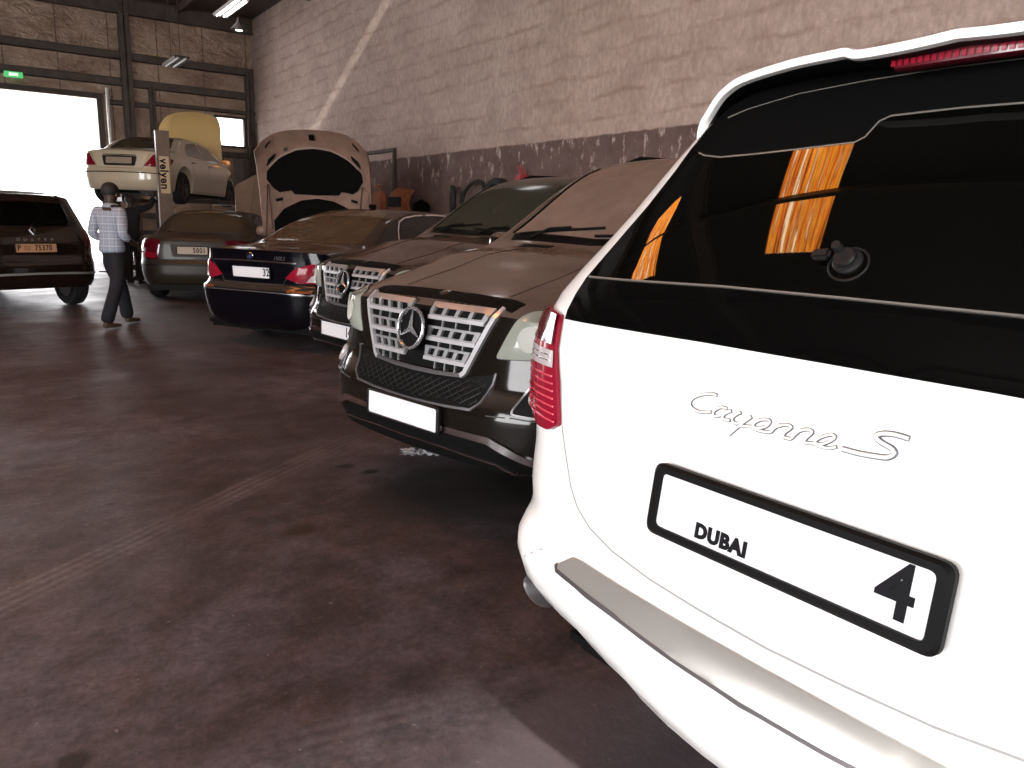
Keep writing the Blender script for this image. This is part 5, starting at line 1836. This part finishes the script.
def open_bonnet_car():
    t = place('pale_car', 'dusty pale car facing us with its wide bonnet raised, black padding under it', nose=(4.24, 11.38), ang=240, L=4.3)
    b = Body(SPEC['pale'])
    b.build('body', M['pale_metal'], t, [(-1.4, .36, .42), (1.4, .36, .42)])
    BODIES['pale'] = (b, t)
    b.patch('engine_bay', 'top', rpoly(sym([(0, 2.12), (.55, 2.05), (.72, 1.8), (.74, 1.2), (0, 1.16)]), .06), M['black_plastic'], .006, .02, .08, label='black sheet standing for the shade in the engine bay')  # shell stays closed; flat black patch stands for the shaded bay
    for L_ in halves(rpoly([(.46, .72), (.72, .70), (.78, .80), (.76, .90), (.54, .90)], .03)):
        b.patch('headlight', 'front', L_, M['headlamp_lens'], .006, .015, .04, bulge=.01)
    b.patch('front_grille', 'front', rpoly(sym([(0, .86), (.42, .86), (.38, .62), (0, .60)]), .03), M['black_plastic'], .005, .014, .06)
    b.patch('windscreen', 'top', sym([(0, .98), (.66, .90), (.54, .38), (0, .28)]), M['dark_glass'], .004, .012, .08)
    side_glass(b, [[(.75, 1.12), (.25, 1.50), (-.1, 1.54), (-.1, 1.10)], [(-.18, 1.10), (-.18, 1.55), (-.95, 1.52), (-1.1, 1.10)]], M['dark_glass'])
    door_seams(b, [[(-.14, 1.08), (-.14, .4)], [(.9, 1.05), (.9, .4)]], [(0, .95), (-.95, .97)], 'pale_metal')
    mirrors(t, .62, 1.12, .86, 'pale_metal')
    wheels(t, -1.4, 1.4, .35, .77, .22)
    # bonnet: hinge line near the windscreen, opened so that its underside faces forward
    W_, L_ = 1.78, 1.62
    T_ = Matrix.Translation((0, 1.10, 1.14)) @ Matrix.Rotation(rad(HOOD_DEG), 4, 'X')
    h = bonnet(W_, L_, .13, .03, .22, .12)
    h.transform(T_)
    hb = obj('open_bonnet', h, M['pale_metal'], t, 40, label='pale bonnet seen from its underside')

    def under(u, v, d):
        hw = W_ / 2 * (1 - .12 * (.06 * v + .16 * max(0, v - .7)**2 / .09))
        z = .13 * (1 - abs(u)**3) + .05 * sin(pi * v) - .10 * max(0, v - .75)**2 / .0625
        return T_ @ Vector((u * hw * .985, L_ * v - .10 * u * u * v - .05 * u * u * (1 - v) - .22 * abs(u)**5 * v, z - .03 - d))

    def slab_on(name, outline, d0, d1, mat, label=None, parent=hb):
        bm = bmesh.new()
        lp = densify(outline, .08)
        pts = [Vector(p) for p in lp]
        n = len(pts)
        for i in range(24):
            for j in range(16):
                q = (-1 + 2 * (i + .5) / 24, (j + .5) / 16)
                if inside(q, [lp]) and mind(q, [lp]) > .05: pts.append(Vector(q))
        r = geometry.delaunay_2d_cdt(pts, [(i, (i + 1) % n) for i in range(n)], [], 0, 1e-6)
        A = [bm.verts.new(under(p.x, p.y, d1)) for p in r[0]]
        B = [bm.verts.new(under(p.x, p.y, d0)) for p in r[0]]
        cnt = {}
        for f in r[2]:
            c = (sum(r[0][k].x for k in f) / 3, sum(r[0][k].y for k in f) / 3)
            if not inside(c, [lp]): continue
            bm.faces.new([A[k] for k in f])
            bm.faces.new([B[k] for k in reversed(f)])
            for a, c2 in zip(f, (f[1], f[2], f[0])): cnt.setdefault((min(a, c2), max(a, c2)), []).append((a, c2))
        for l in cnt.values():
            if len(l) == 1:
                a, c2 = l[0]
                bm.faces.new((A[c2], A[a], B[a], B[c2]))
        bmesh.ops.recalc_face_normals(bm, faces=bm.faces)
        return obj(name, bm, M[mat], parent, 30, label=label)
    pad = [(-.66, .40), (-.76, .46), (-.86, .58), (-.84, .66), (-.62, .735), (-.3, .79), (0, .805), (.3, .79), (.62, .735), (.84, .66), (.86, .58), (.76, .46), (.66, .40), (.45, .40), (.40, .36), (0, .345), (-.40, .36), (-.45, .40)]
    slab_on('sound_padding', pad, 0, .022, 'insulation_pad', 'thick black sound padding')
    slab_on('cowl_padding', [(-.80, .0), (-.80, .12), (-.62, .22), (-.3, .29), (0, .31), (.3, .29), (.62, .22), (.80, .12), (.80, 0)], 0, .03, 'insulation_pad', 'lower black padding')
    slab_on('rim_strip', [(-.80, .70), (-.60, .76), (-.3, .815), (0, .83), (.3, .815), (.60, .76), (.80, .70), (.78, .685), (.60, .742), (.3, .797), (0, .812), (-.3, .797), (-.60, .742), (-.78, .685)], 0, .03, 'panel_pale')
    for s_ in (-1, 1):
        slab_on('side_rib', [(s_ * .97, .04), (s_ * .84, .04), (s_ * .84, .52), (s_ * .95, .52)], 0, .035, 'pale_metal')
        slab_on('hinge_slot', [(s_ * .74, .31), (s_ * .62, .31), (s_ * .62, .34), (s_ * .74, .34)], 0, .004, 'black_plastic')
        slab_on('rubber_stop', rpoly([(s_ * .84, .71), (s_ * .68, .76), (s_ * .66, .80), (s_ * .80, .77)], .02), 0, .03, 'black_plastic')
        slab_on('edge_clip', [(s_ * .82, .90), (s_ * .74, .93), (s_ * .72, .955), (s_ * .81, .93)], 0, .04, 'black_plastic')
        obj('bonnet_strut', tube([(s_ * .70, 1.75, .95), T_ @ Vector((s_ * .74, .75, .02))], .012, 8), M['steel_dark'], t)
    slab_on('bonnet_latch', [(-.045, .90), (.045, .90), (.045, .955), (-.045, .955)], 0, .05, 'black_plastic')
    slab_on('caution_tag', [(.45, .80), (.52, .79), (.52, .825), (.45, .835)], 0, .004, 'steel_dark')
    return t
# ------------------------------------------------------------------ people
def skinned(chains, sub=2):
    """chains: lists of (x, y, z, r) or (x, y, z, rx, ry); equal points join; the first point is the root"""
    bm = bmesh.new()
    lay = bm.verts.layers.skin.verify()
    seen = {}
    first = None
    for ch in chains:
        prev = None
        for p in ch:
            k = tuple(round(c, 4) for c in p[:3])
            if k not in seen:
                v = bm.verts.new(k)
                v[lay].radius = (p[3], p[4] if len(p) > 4 else p[3])
                seen[k] = v
                if first is None:
                    first = v
                    v[lay].use_root = True
            v = seen[k]
            if prev is not None and prev is not v and not bm.edges.get((prev, v)):
                bm.edges.new((prev, v))
            prev = v
    me = bpy.data.meshes.new('s')
    bm.to_mesh(me)
    bm.free()
    o = bpy.data.objects.new('s', me)
    COL.objects.link(o)
    md = o.modifiers.new('k', 'SKIN')
    md.use_smooth_shade = True
    md.branch_smoothing = .6
    s2 = o.modifiers.new('u', 'SUBSURF')
    s2.levels = s2.render_levels = sub
    dg = bpy.context.evaluated_depsgraph_get()
    out = bpy.data.meshes.new_from_object(o.evaluated_get(dg), depsgraph=dg)
    bpy.data.objects.remove(o)
    r = bmesh.new()
    r.from_mesh(out)
    return r


def blob(bm, c, s, seg=14):
    r = bmesh.ops.create_uvsphere(bm, u_segments=seg, v_segments=10, radius=1)
    for v in r['verts']:
        v.co = Vector((c[0] + v.co.x * s[0], c[1] + v.co.y * s[1], c[2] + v.co.z * s[2]))


def hand(wrist, direction, across, curl):
    """palm and five bent fingers as chains from the wrist"""
    w, d, a = Vector(wrist), Vector(direction).normalized(), Vector(across).normalized()
    n = d.cross(a)
    out = []
    palm = w + d * .05
    out.append([(*w, .026, .020), (*palm, .036, .016)])
    for k, (off, ln) in enumerate(((-.030, .070), (-.010, .082), (.010, .077), (.029, .060))):
        b0 = w + d * .088 + a * off
        p1 = b0 + (d * cos(curl * .5) + n * sin(curl * .5)) * ln * .5
        p2 = p1 + (d * cos(curl) + n * sin(curl)) * ln * .32
        p3 = p2 + (d * cos(curl * 1.5) + n * sin(curl * 1.5)) * ln * .25
        out.append([(*palm, .036, .016), (*b0, .010), (*p1, .009), (*p2, .0085), (*p3, .0075)])
    t0 = w + d * .035 - a * .035
    t1 = t0 + (d * .75 - a * .6 + n * .3).normalized() * .035
    t2 = t1 + (d * .95 - a * .2 + n * .3).normalized() * .028
    out.append([(*palm, .036, .016), (*t0, .012), (*t1, .0105), (*t2, .009)])
    return out


def person(label, loc, rz, pose, shirt, trousers, shoe, sleeve_cut):
    """pose: joints in metres, local y forward; shirt / trousers are garments of their own over one body"""
    t = thing('person', label, 'person', loc, rz)
    J = pose
    ch = [[(*J['pelvis'], .125, .10), (*J['waist'], .115, .085), (*J['chest'], .14, .10), (*J['neck0'], .065), (*J['neck'], .052), (*J['jaw'], .070, .078), (*J['skull'], .078, .092), (*J['crown'], .055, .068)]]
    for s in ('L', 'R'):
        ch.append([(*J['chest'], .14, .10), (*J['sh' + s], .062), (*J['el' + s], .042), (*J['wr' + s], .027, .023)])
        ch += hand(J['wr' + s], J['hd' + s], J['ha' + s], J.get('curl', .5))
        ch.append([(*J['pelvis'], .125, .10), (*J['hip' + s], .090), (*J['kn' + s], .058), (*J['an' + s], .040)])
    bm = skinned(ch)
    hd = Vector(J['skull'])
    f = Vector(J.get('face', (0, 1, 0))).normalized()
    sd = f.cross(Vector((0, 0, 1))).normalized()
    for sg in (-1, 1):
        blob(bm, hd + sd * sg * .080 - f * .005 - Vector((0, 0, .03)), (.014, .022, .032), 10)
        blob(bm, hd + f * .080 + sd * sg * .032 - Vector((0, 0, .012)), (.014, .012, .010), 10)
    blob(bm, hd + f * .098 - Vector((0, 0, .035)), (.014, .020, .024), 10)
    blob(bm, hd + f * .084 - Vector((0, 0, .078)), (.024, .012, .008), 10)
    obj('body', bm, M['skin'], t, 60)
    hb = bmesh.new()
    r = bmesh.ops.create_uvsphere(hb, u_segments=24, v_segments=16, radius=1)
    for v in r['verts']:
        v.co = hd + Vector((v.co.x * .089, v.co.y * .103, v.co.z * .092)) + Vector((0, 0, .022)) - f * .010
    bmesh.ops.delete(hb, geom=[v for v in hb.verts if v.co.z < hd.z - .03 or ((v.co - hd).dot(f) > .055 and v.co.z < hd.z + .055)], context='VERTS')
    sol = bmesh.ops.solidify(hb, geom=hb.faces[:], thickness=.006)
    obj('hair', hb, M['hair'], t, 60)
    # shirt: torso and sleeves, hanging over the trousers
    pv, wa, cs = Vector(J['pelvis']), Vector(J['waist']), Vector(J['chest'])
    hem = pv + Vector((0, 0, -.07))
    n0 = Vector(J['neck0'])
    sh = [[(*hem, .185, .140), (*pv, .175, .132), (*wa, .165, .125), (*cs, .180, .132), (*(cs + (n0 - cs) * .75), .135, .112), (*(n0 + Vector((0, 0, .02))), .082), (*(n0 + Vector((0, 0, .05))), .066)]]
    for s in ('L', 'R'):
        a, b, c = Vector(J['sh' + s]), Vector(J['el' + s]), Vector(J['wr' + s])
        e = b + (c - b) * sleeve_cut
        sh.append([(*cs, .175, .128), (*(a + Vector((0, 0, .012))), .090), (*((a + b) / 2), .068), (*b, .060), (*e, .048)])
    obj('shirt', skinned(sh), M[shirt], t, 60)
    tr = [[(*(pv + Vector((0, 0, .03))), .145, .11), (*(pv - Vector((0, 0, .06))), .15, .115)]]
    for s in ('L', 'R'):
        h, k, n = Vector(J['hip' + s]), Vector(J['kn' + s]), Vector(J['an' + s])
        tr.append([(*(pv - Vector((0, 0, .06))), .15, .115), (*(h - Vector((0, 0, .08))), .102), (*k, .080), (*((k + n) / 2), .078), (*(n - Vector((0, 0, .03))), .082)])
    obj('trousers', skinned(tr), M[trousers], t, 60)
    for s in ('L', 'R'):
        n = Vector(J['an' + s])
        d = Vector(J['ft' + s]).normalized()
        z0 = n.z - .075
        q = skinned([[(*(n + d * -.04 - Vector((0, 0, .035))), .040, .040), (*(n + d * .06 - Vector((0, 0, .045))), .046, .034), (*(n + d * .15 - Vector((0, 0, .052))), .040, .026), (*(n + d * .19 - Vector((0, 0, .055))), .026, .020)]])
        for v in q.verts: v.co.z = max(v.co.z, z0)
        obj('shoe', q, M[shoe], t, 60)
    return t


def plaid():
    m, nt, b = nodes('plaid_cloth')
    N, L = nt.nodes, nt.links
    tc = N.new('ShaderNodeTexCoord')
    s = N.new('ShaderNodeSeparateXYZ')
    L.new(tc.outputs['Object'], s.inputs[0])

    def mth(op, a, bb=None, clamp=False):
        x = N.new('ShaderNodeMath')
        x.operation = op
        x.use_clamp = clamp
        for k, v in ((0, a), (1, bb)):
            if v is None: continue
            if hasattr(v, 'links'): L.new(v, x.inputs[k])
            else: x.inputs[k].default_value = v
        return x.outputs[0]
    ang = mth('ADD', s.outputs[0], mth('MULTIPLY', s.outputs[1], .6))
    bands = []
    for c, p in ((ang, .085), (s.outputs[2], .085)):
        f = mth('FRACT', mth('DIVIDE', mth('ADD', c, 5), p))
        bands.append((mth('LESS_THAN', f, .16), mth('GREATER_THAN', mth('ABSOLUTE', mth('SUBTRACT', f, .55)), .22)))
    mixv = None
    col = (.27, .30, .36)
    cur = None
    for wl, dk in bands:
        x = N.new('ShaderNodeMix')
        x.data_type = 'RGBA'
        L.new(mth('MULTIPLY', dk, .35), x.inputs[0])
        if cur is None: x.inputs[6].default_value = (*col, 1)
        else: L.new(cur, x.inputs[6])
        x.inputs[7].default_value = (.17, .20, .27, 1)
        y = N.new('ShaderNodeMix')
        y.data_type = 'RGBA'
        L.new(mth('MULTIPLY', wl, .7), y.inputs[0])
        L.new(x.outputs[2], y.inputs[6])
        y.inputs[7].default_value = (.45, .48, .53, 1)
        cur = y.outputs[2]
    L.new(cur, b.inputs['Base Color'])
    b.inputs['Roughness'].default_value = .85
    return m


M['plaid'] = plaid()
WALK = dict(pelvis=(0, 0, .93), waist=(0, .005, 1.08), chest=(0, .01, 1.28), neck0=(0, .015, 1.41), neck=(0, .02, 1.455), jaw=(0, .045, 1.515), skull=(0, .04, 1.575), crown=(0, .025, 1.63), face=(-.25, 1, -.1),
            shL=(-.19, 0, 1.36), shR=(.19, 0, 1.36), elL=(-.25, -.05, 1.09), elR=(.26, -.06, 1.09), wrL=(-.20, .16, .98), wrR=(.20, .17, .97),
            hdL=(.25, .8, -.35), hdR=(-.2, .8, -.4), haL=(.2, .2, 1), haR=(.2, -.2, -1), curl=.6,
            hipL=(-.095, 0, .88), hipR=(.095, 0, .88), knL=(-.10, .17, .49), knR=(.10, -.06, .48), anL=(-.11, .25, .085), anR=(.10, -.24, .085), ftL=(-.1, 1, 0), ftR=(.15, 1, 0))
person('man walking past the dark cars in a pale blue plaid shirt and dark trousers', (1.42, 10.24, 0), rad(-58), WALK, 'plaid', 'dark_cloth', 'leather', .45)
REACH = dict(WALK, shR=(.18, 0, 1.40), elR=(.30, .22, 1.50), wrR=(.27, .40, 1.68), hdR=(-.1, .6, .8), haR=(1, 0, 0), elL=(-.26, .02, 1.10), wrL=(-.24, .18, .92), hdL=(0, .6, -.7), haL=(0, 1, .6),
             knL=(-.11, .05, .48), knR=(.11, .04, .48), anL=(-.13, .02, .085), anR=(.13, -.04, .085), face=(0, .8, .5))
person('mechanic in dark overalls reaching up under the raised white saloon', (2.62, 16.35, 0), rad(-38), REACH, 'overalls_cloth', 'overalls_cloth', 'rubber', .95)

# ------------------------------------------------------------------ two-post lift under the white saloon
LA = rad(SC_ANG - 90)
lift = thing('car_lift', 'dark two-post car lift carrying the white saloon', 'car lift', (LIFT_X, LIFT_Y, 0), LA)
for sx, nm in ((1, 'near'), (-1, 'far')):
    bm = bmesh.new()
    x, H_ = (1.62 if sx > 0 else -1.40), 2.60
    # U-section column open towards the car
    add_box(bm, (x + sx * .10, 0, H_ / 2), (.02, .40, H_), .004)
    for sy in (-1, 1):
        add_box(bm, (x, sy * .19, H_ / 2), (.22, .02, H_), .004)
        add_box(bm, (x - sx * .11, sy * .16, H_ / 2), (.02, .08, H_), .003)
    add_box(bm, (x, 0, .012), (.50, .62, .024), .004)
    add_box(bm, (x, 0, H_ + .01), (.26, .42, .03), .006)
    c = obj('lift_column', bm, M['steel_dark'], lift, 30)
    bm = bmesh.new()
    add_box(bm, (x - sx * .08, 0, SC_Z + .02), (.16, .26, .62), .01)
    cg = obj('carriage', bm, M['steel_dark'], lift, 30)
    for sy in (-1, 1):
        bm = bmesh.new()
        p0, p1 = Vector((x - sx * .12, sy * .10, SC_Z + .08)), Vector((sx * .62, sy * 1.02, SC_Z + .08))
        d = p1 - p0
        add_box(bm, (p0 + p1) / 2, (d.length, .11, .09), .008, Matrix.Rotation(math.atan2(d.y, d.x), 4, 'Z'))
        bm2 = lathe([(.07, .12), (.07, .19), (.05, .20)], 'z', 20, True, Matrix.Translation((p1.x, p1.y, SC_Z)))
        tmp = bpy.data.meshes.new('t')
        bm2.to_mesh(tmp)
        bm2.free()
        bm.from_mesh(tmp)
        obj('lift_arm', bm, M['steel_dark'], lift, 30)
obj('floor_plate', box((0, 0, .012), (3.2, .36, .02), .005), M['steel_dark'], lift)
# a brown lift column standing free in front of it
t = thing('lift_post', 'brown steel lift post with a name strip reading downwards, in front of the white saloon', 'lift post', (3.225, 16.1, 0), rad(-6))
bm = bmesh.new()
H_ = 2.87
add_box(bm, (0, -.02, H_ / 2), (.235, .012, H_), .003)
for sx in (-1, 1):
    add_box(bm, (sx * .112, .11, H_ / 2), (.012, .26, H_), .003)
    add_box(bm, (sx * .085, .235, H_ / 2), (.06, .012, H_), .003)
add_box(bm, (0, .1, H_ + .006), (.25, .28, .012), .003)
add_box(bm, (0, .1, .012), (.46, .50, .024), .004)
obj('column', bm, M['lift_paint'], t, 30)
sgn = obj('name_strip', box((.004, -.030, 2.075), (.165, .006, .68), .002), M['label_paper'], t, 0, label='pale strip with dark lettering')
text_on('strip_text', 'velyen', .20, M['plate_ink'], sgn, Vector((-.008, -.034, 2.09)), (0, 0, -1), (1, 0, 0), .001, .006, 1.0)
bm = bmesh.new()
add_tube(bm, [(-.125, .0, .1), (-.125, .0, 1.75)], .012, 8)
obj('cable_duct', bm, M['white_metal'], t)

# ------------------------------------------------------------------ loose things round the cars
t = thing('tall_panel', 'tall pale beige panel standing upright left of the raised bonnet', 'car part', (4.86, 17.3, 0), rad(-4))  # free-standing panel shape in place of another car's raised bonnet
out = rpoly([(0, 0), (.66, 0), (.66, 2.30), (.60, 2.325), (.06, 2.03), (0, 1.96)], [.02, .02, .03, .05, .08, .06])
bm = bmesh.new()
A = [bm.verts.new((p[0], 0, p[1])) for p in out]
B = [bm.verts.new((p[0], .05, p[1])) for p in out]
bm.faces.new(A)
bm.faces.new(B[::-1])
for i in range(len(A)):
    j = (i + 1) % len(A)
    bm.faces.new((A[i], B[i], B[j], A[j]))
bmesh.ops.recalc_face_normals(bm, faces=bm.faces)
dr = obj('panel_skin', bm, M['panel_beige'], t, 30)
obj('pressed_rib', tube([(.18, -.002, .3), (.30, -.004, 1.5), (.42, -.002, 2.15)], .018, 8), M['panel_beige'], dr)
obj('edge_rail', box((.68, .025, 1.16), (.035, .06, 2.30), .008), M['panel_pale'], t)
obj('foot_stand', box((.33, .15, .02), (.7, .6, .04), .008), M['steel_dark'], t)

# steel goal frame standing along the wall
t = thing('steel_frame', 'dark steel goal-shaped frame standing against the wall behind the raised bonnet', 'frame', (7.455, 15.7, 0))
for y in (-.78, .78):
    obj('upright', box((0, y, 1.38), (.06, .07, 2.76), .006), M['steel_dark'], t)
obj('crossbar', box((0, 0, 2.79), (.06, 1.64, .07), .006), M['steel_dark'], t)
for y in (-.78, .78):
    obj('foot', box((-.01, y, .015), (.08, .16, .03), .006), M['steel_dark'], t)

# long rack along the wall carrying parts
t = thing('parts_rack', 'low steel rack along the wall holding tyres and car parts', 'rack', (7.31, 12.6, 0))
obj('shelf', box((0, 0, 1.45), (.215, 6.2, .04), .006), M['steel_dark'], t)
obj('shelf', box((0, 0, .45), (.215, 6.2, .04), .006), M['steel_dark'], t)
for y in (-3.05, 0, 3.05):
    for x in (-.085, .085):
        obj('leg', box((x, y, .72), (.04, .04, 1.44), .004), M['steel_dark'], t)


def loose_tyre(label, loc, r, w, rot, group=None):
    o = obj('tyre', lathe([(r * .62, -w * .35), (r * .66, -w * .5), (r * .92, -w * .5), (r, -w * .3), (r, w * .3), (r * .92, w * .5), (r * .66, w * .5), (r * .62, w * .35), (r * .62, -w * .35)], 'x', 36, False), M['rubber'], None, 40, loc, rot)
    tag(o, label, 'tyre', group)
    return o


loose_tyre('narrow black tyre standing upright on the wall rack, left of the leaning one', (7.31, 12.3, 1.47 + .27), .27, .09, (0, 0, rad(-28)))
o = obj('weather_seal', tube([(0, .34 * cos(a * pi / 16) - .12 * sin(a * pi / 16), .27 + .27 * sin(a * pi / 16)) for a in range(32)], .035, 8, True), M['rubber'], None, 60, (7.31, 11.6, 1.475 + .036), (0, 0, 0))
tag(o, 'black oval rubber ring leaning on the wall rack beside the upright tyre', 'rubber seal')
loose_tyre('small black tyre on the wall rack just left of the roof of the second off-roader', (7.31, 10.86, 1.47 + .31), .31, .16, (0, 0, 0))
t = thing('canister', 'dark red canister on the wall rack, above the roof of the second off-roader', 'canister', (7.31, 10.15, 1.47))
obj('can', box((0, 0, .32), (.20, .20, .64), .03), M['red_plastic'], t)
obj('spout', tube([(0, .04, .62), (0, .06, .72), (0, .12, .78)], .022, 10), M['red_plastic'], t)
obj('grip', tube([(0, -.07, .63), (0, -.07, .71), (0, .02, .71), (0, .02, .63)], .012, 8), M['red_plastic'], t)
# car seat and bumper cover in faded brown
t = thing('bumper_cover', 'rust-brown bumper cover lying on the wall rack by the steel frame', 'car part', (7.35, 14.42, 1.47))
bm = bmesh.new()
rows = []
for k in range(21):
    a = -1 + 2 * k / 20
    y = a * .42
    x = -.10 + .09 * abs(a)**3
    zc = .05 * (1 - abs(a))
    rows.append([bm.verts.new((x + dx, y, z + zc * (z > .2))) for dx, z in ((.05, 0), (-.03, .06), (-.06, .22), (-.02, .40), (.08, .50), (.10, .47), (.02, .38), (-.02, .22), (.02, .07), (.07, .02))])
for A, B in zip(rows, rows[1:]):
    for k in range(10): bm.faces.new((A[k], A[(k + 1) % 10], B[(k + 1) % 10], B[k]))
bm.faces.new(rows[0])
bm.faces.new(rows[-1][::-1])
bmesh.ops.recalc_face_normals(bm, faces=bm.faces)
obj('cover', bm, M['rust_plastic'], t, 40)
bm = bmesh.new()
add_box(bm, (-.145, 0, .25), (.03, .55, .20), .012)
obj('grille_insert', bm, M['black_plastic'], t)
t = thing('headrest_seat', 'rust-brown car seat back standing on the wall rack', 'car seat', (7.31, 15.35, 1.47))
bm = bmesh.new()
add_box(bm, (0, 0, .24), (.16, .56, .48), .06)
obj('seat_back', bm, M['rust_plastic'], t, 40)
obj('headrest', box((0, 0, .57), (.10, .24, .14), .045), M['rust_plastic'], t, 40)
obj('headrest_post', tube([(0, .06, .46), (0, .06, .54)], .008, 8), M['steel_dark'], t)
t = thing('black_bag', 'crumpled black bag on the wall rack beside the rust-brown cover', 'bag', (7.31, 13.5, 1.47))
bm = bmesh.new()
bmesh.ops.create_icosphere(bm, subdivisions=4, radius=1)
rnd = random.Random(3)
from mathutils import noise as mnoise
for v in bm.verts:
    k = 1 + .22 * mnoise.noise(v.co * 2.2) + .08 * mnoise.noise(v.co * 6)
    v.co = Vector((v.co.x * .085 * k, v.co.y * .30 * k, max(0, .13 + v.co.z * .15 * k)))
obj('bag', bm, M['insulation_pad'], t, 60)

# rag under the nose of the near off-roader
o = bmesh.new()
n = 16
g = [[o.verts.new((.10 * (i / n - .5) * (1 + .5 * sin(j * 1.7)), .20 * (j / n - .5) * (1 + .3 * sin(i)), .006 + .022 * abs(mnoise.noise(Vector((i * .4, j * .4, 1)))))) for j in range(n + 1)] for i in range(n + 1)]
for i in range(n):
    for j in range(n):
        o.faces.new((g[i][j], g[i + 1][j], g[i + 1][j + 1], g[i][j + 1]))
bmesh.ops.solidify(o, geom=o.faces[:], thickness=.006)
o = obj('rag', o, M['rag'], None, 60, RAG, (0, 0, rad(60)))
tag(o, 'small crumpled pale rag on the floor under the near off-roader', 'rag')

# wheeled tool trolley by the lift
t = thing('tool_trolley', 'small dark tool trolley with chrome tools standing beyond the mechanic', 'trolley', (3.05, 17.1, 0), rad(-20))
for z in (.25, .60, .95):
    bm = bmesh.new()
    add_box(bm, (0, 0, z), (.70, .42, .02), .004)
    for sx in (-1, 1): add_box(bm, (sx * .345, 0, z + .035), (.012, .42, .07), .003)
    for sy in (-1, 1): add_box(bm, (0, sy * .205, z + .035), (.70, .012, .07), .003)
    obj('tray', bm, M['steel_dark'], t, 30)
for sx in (-1, 1):
    for sy in (-1, 1):
        obj('leg', tube([(sx * .32, sy * .18, .08), (sx * .32, sy * .18, 1.02)], .016, 8), M['satin_chrome'], t)
        obj('castor', lathe([(.02, -.02), (.045, -.018), (.045, .018), (.02, .02)], 'y', 16, True, Matrix.Translation((sx * .32, sy * .18, .045))), M['rubber'], t)
bm = bmesh.new()
for k in range(5): add_tube(bm, [(-.28 + k * .12, -.12, .985), (-.24 + k * .12, .14, .985 + .01 * (k % 2))], .012, 8)
obj('tools', bm, M['chrome'], t)
bm = bmesh.new()
add_box(bm, (.05, .02, .71), (.34, .26, .18), .02)
add_tube(bm, [(-.08, .02, .80), (-.08, .02, .84), (.18, .02, .84), (.18, .02, .80)], .01, 8)
obj('tool_case', bm, M['silver'], t)
white_suv()
off_roader('dusty black off-roader with silver star grille, nose to us beside the white car', (1.55, 3.0), 189.4, 'dusty_windscreen', 'dusty_brown_black', [], 'ml')
off_roader('black off-roader with greenish windscreen, nose to us next to the navy saloon', (2.28, 5.49), 185.7, 'green_windscreen', 'dusty_brown_twin', [('14', .165, 0, .10)], 'ml2')
navy_saloon()
grey_saloon()
brown_suv()
lifted_saloon()
open_bonnet_car()
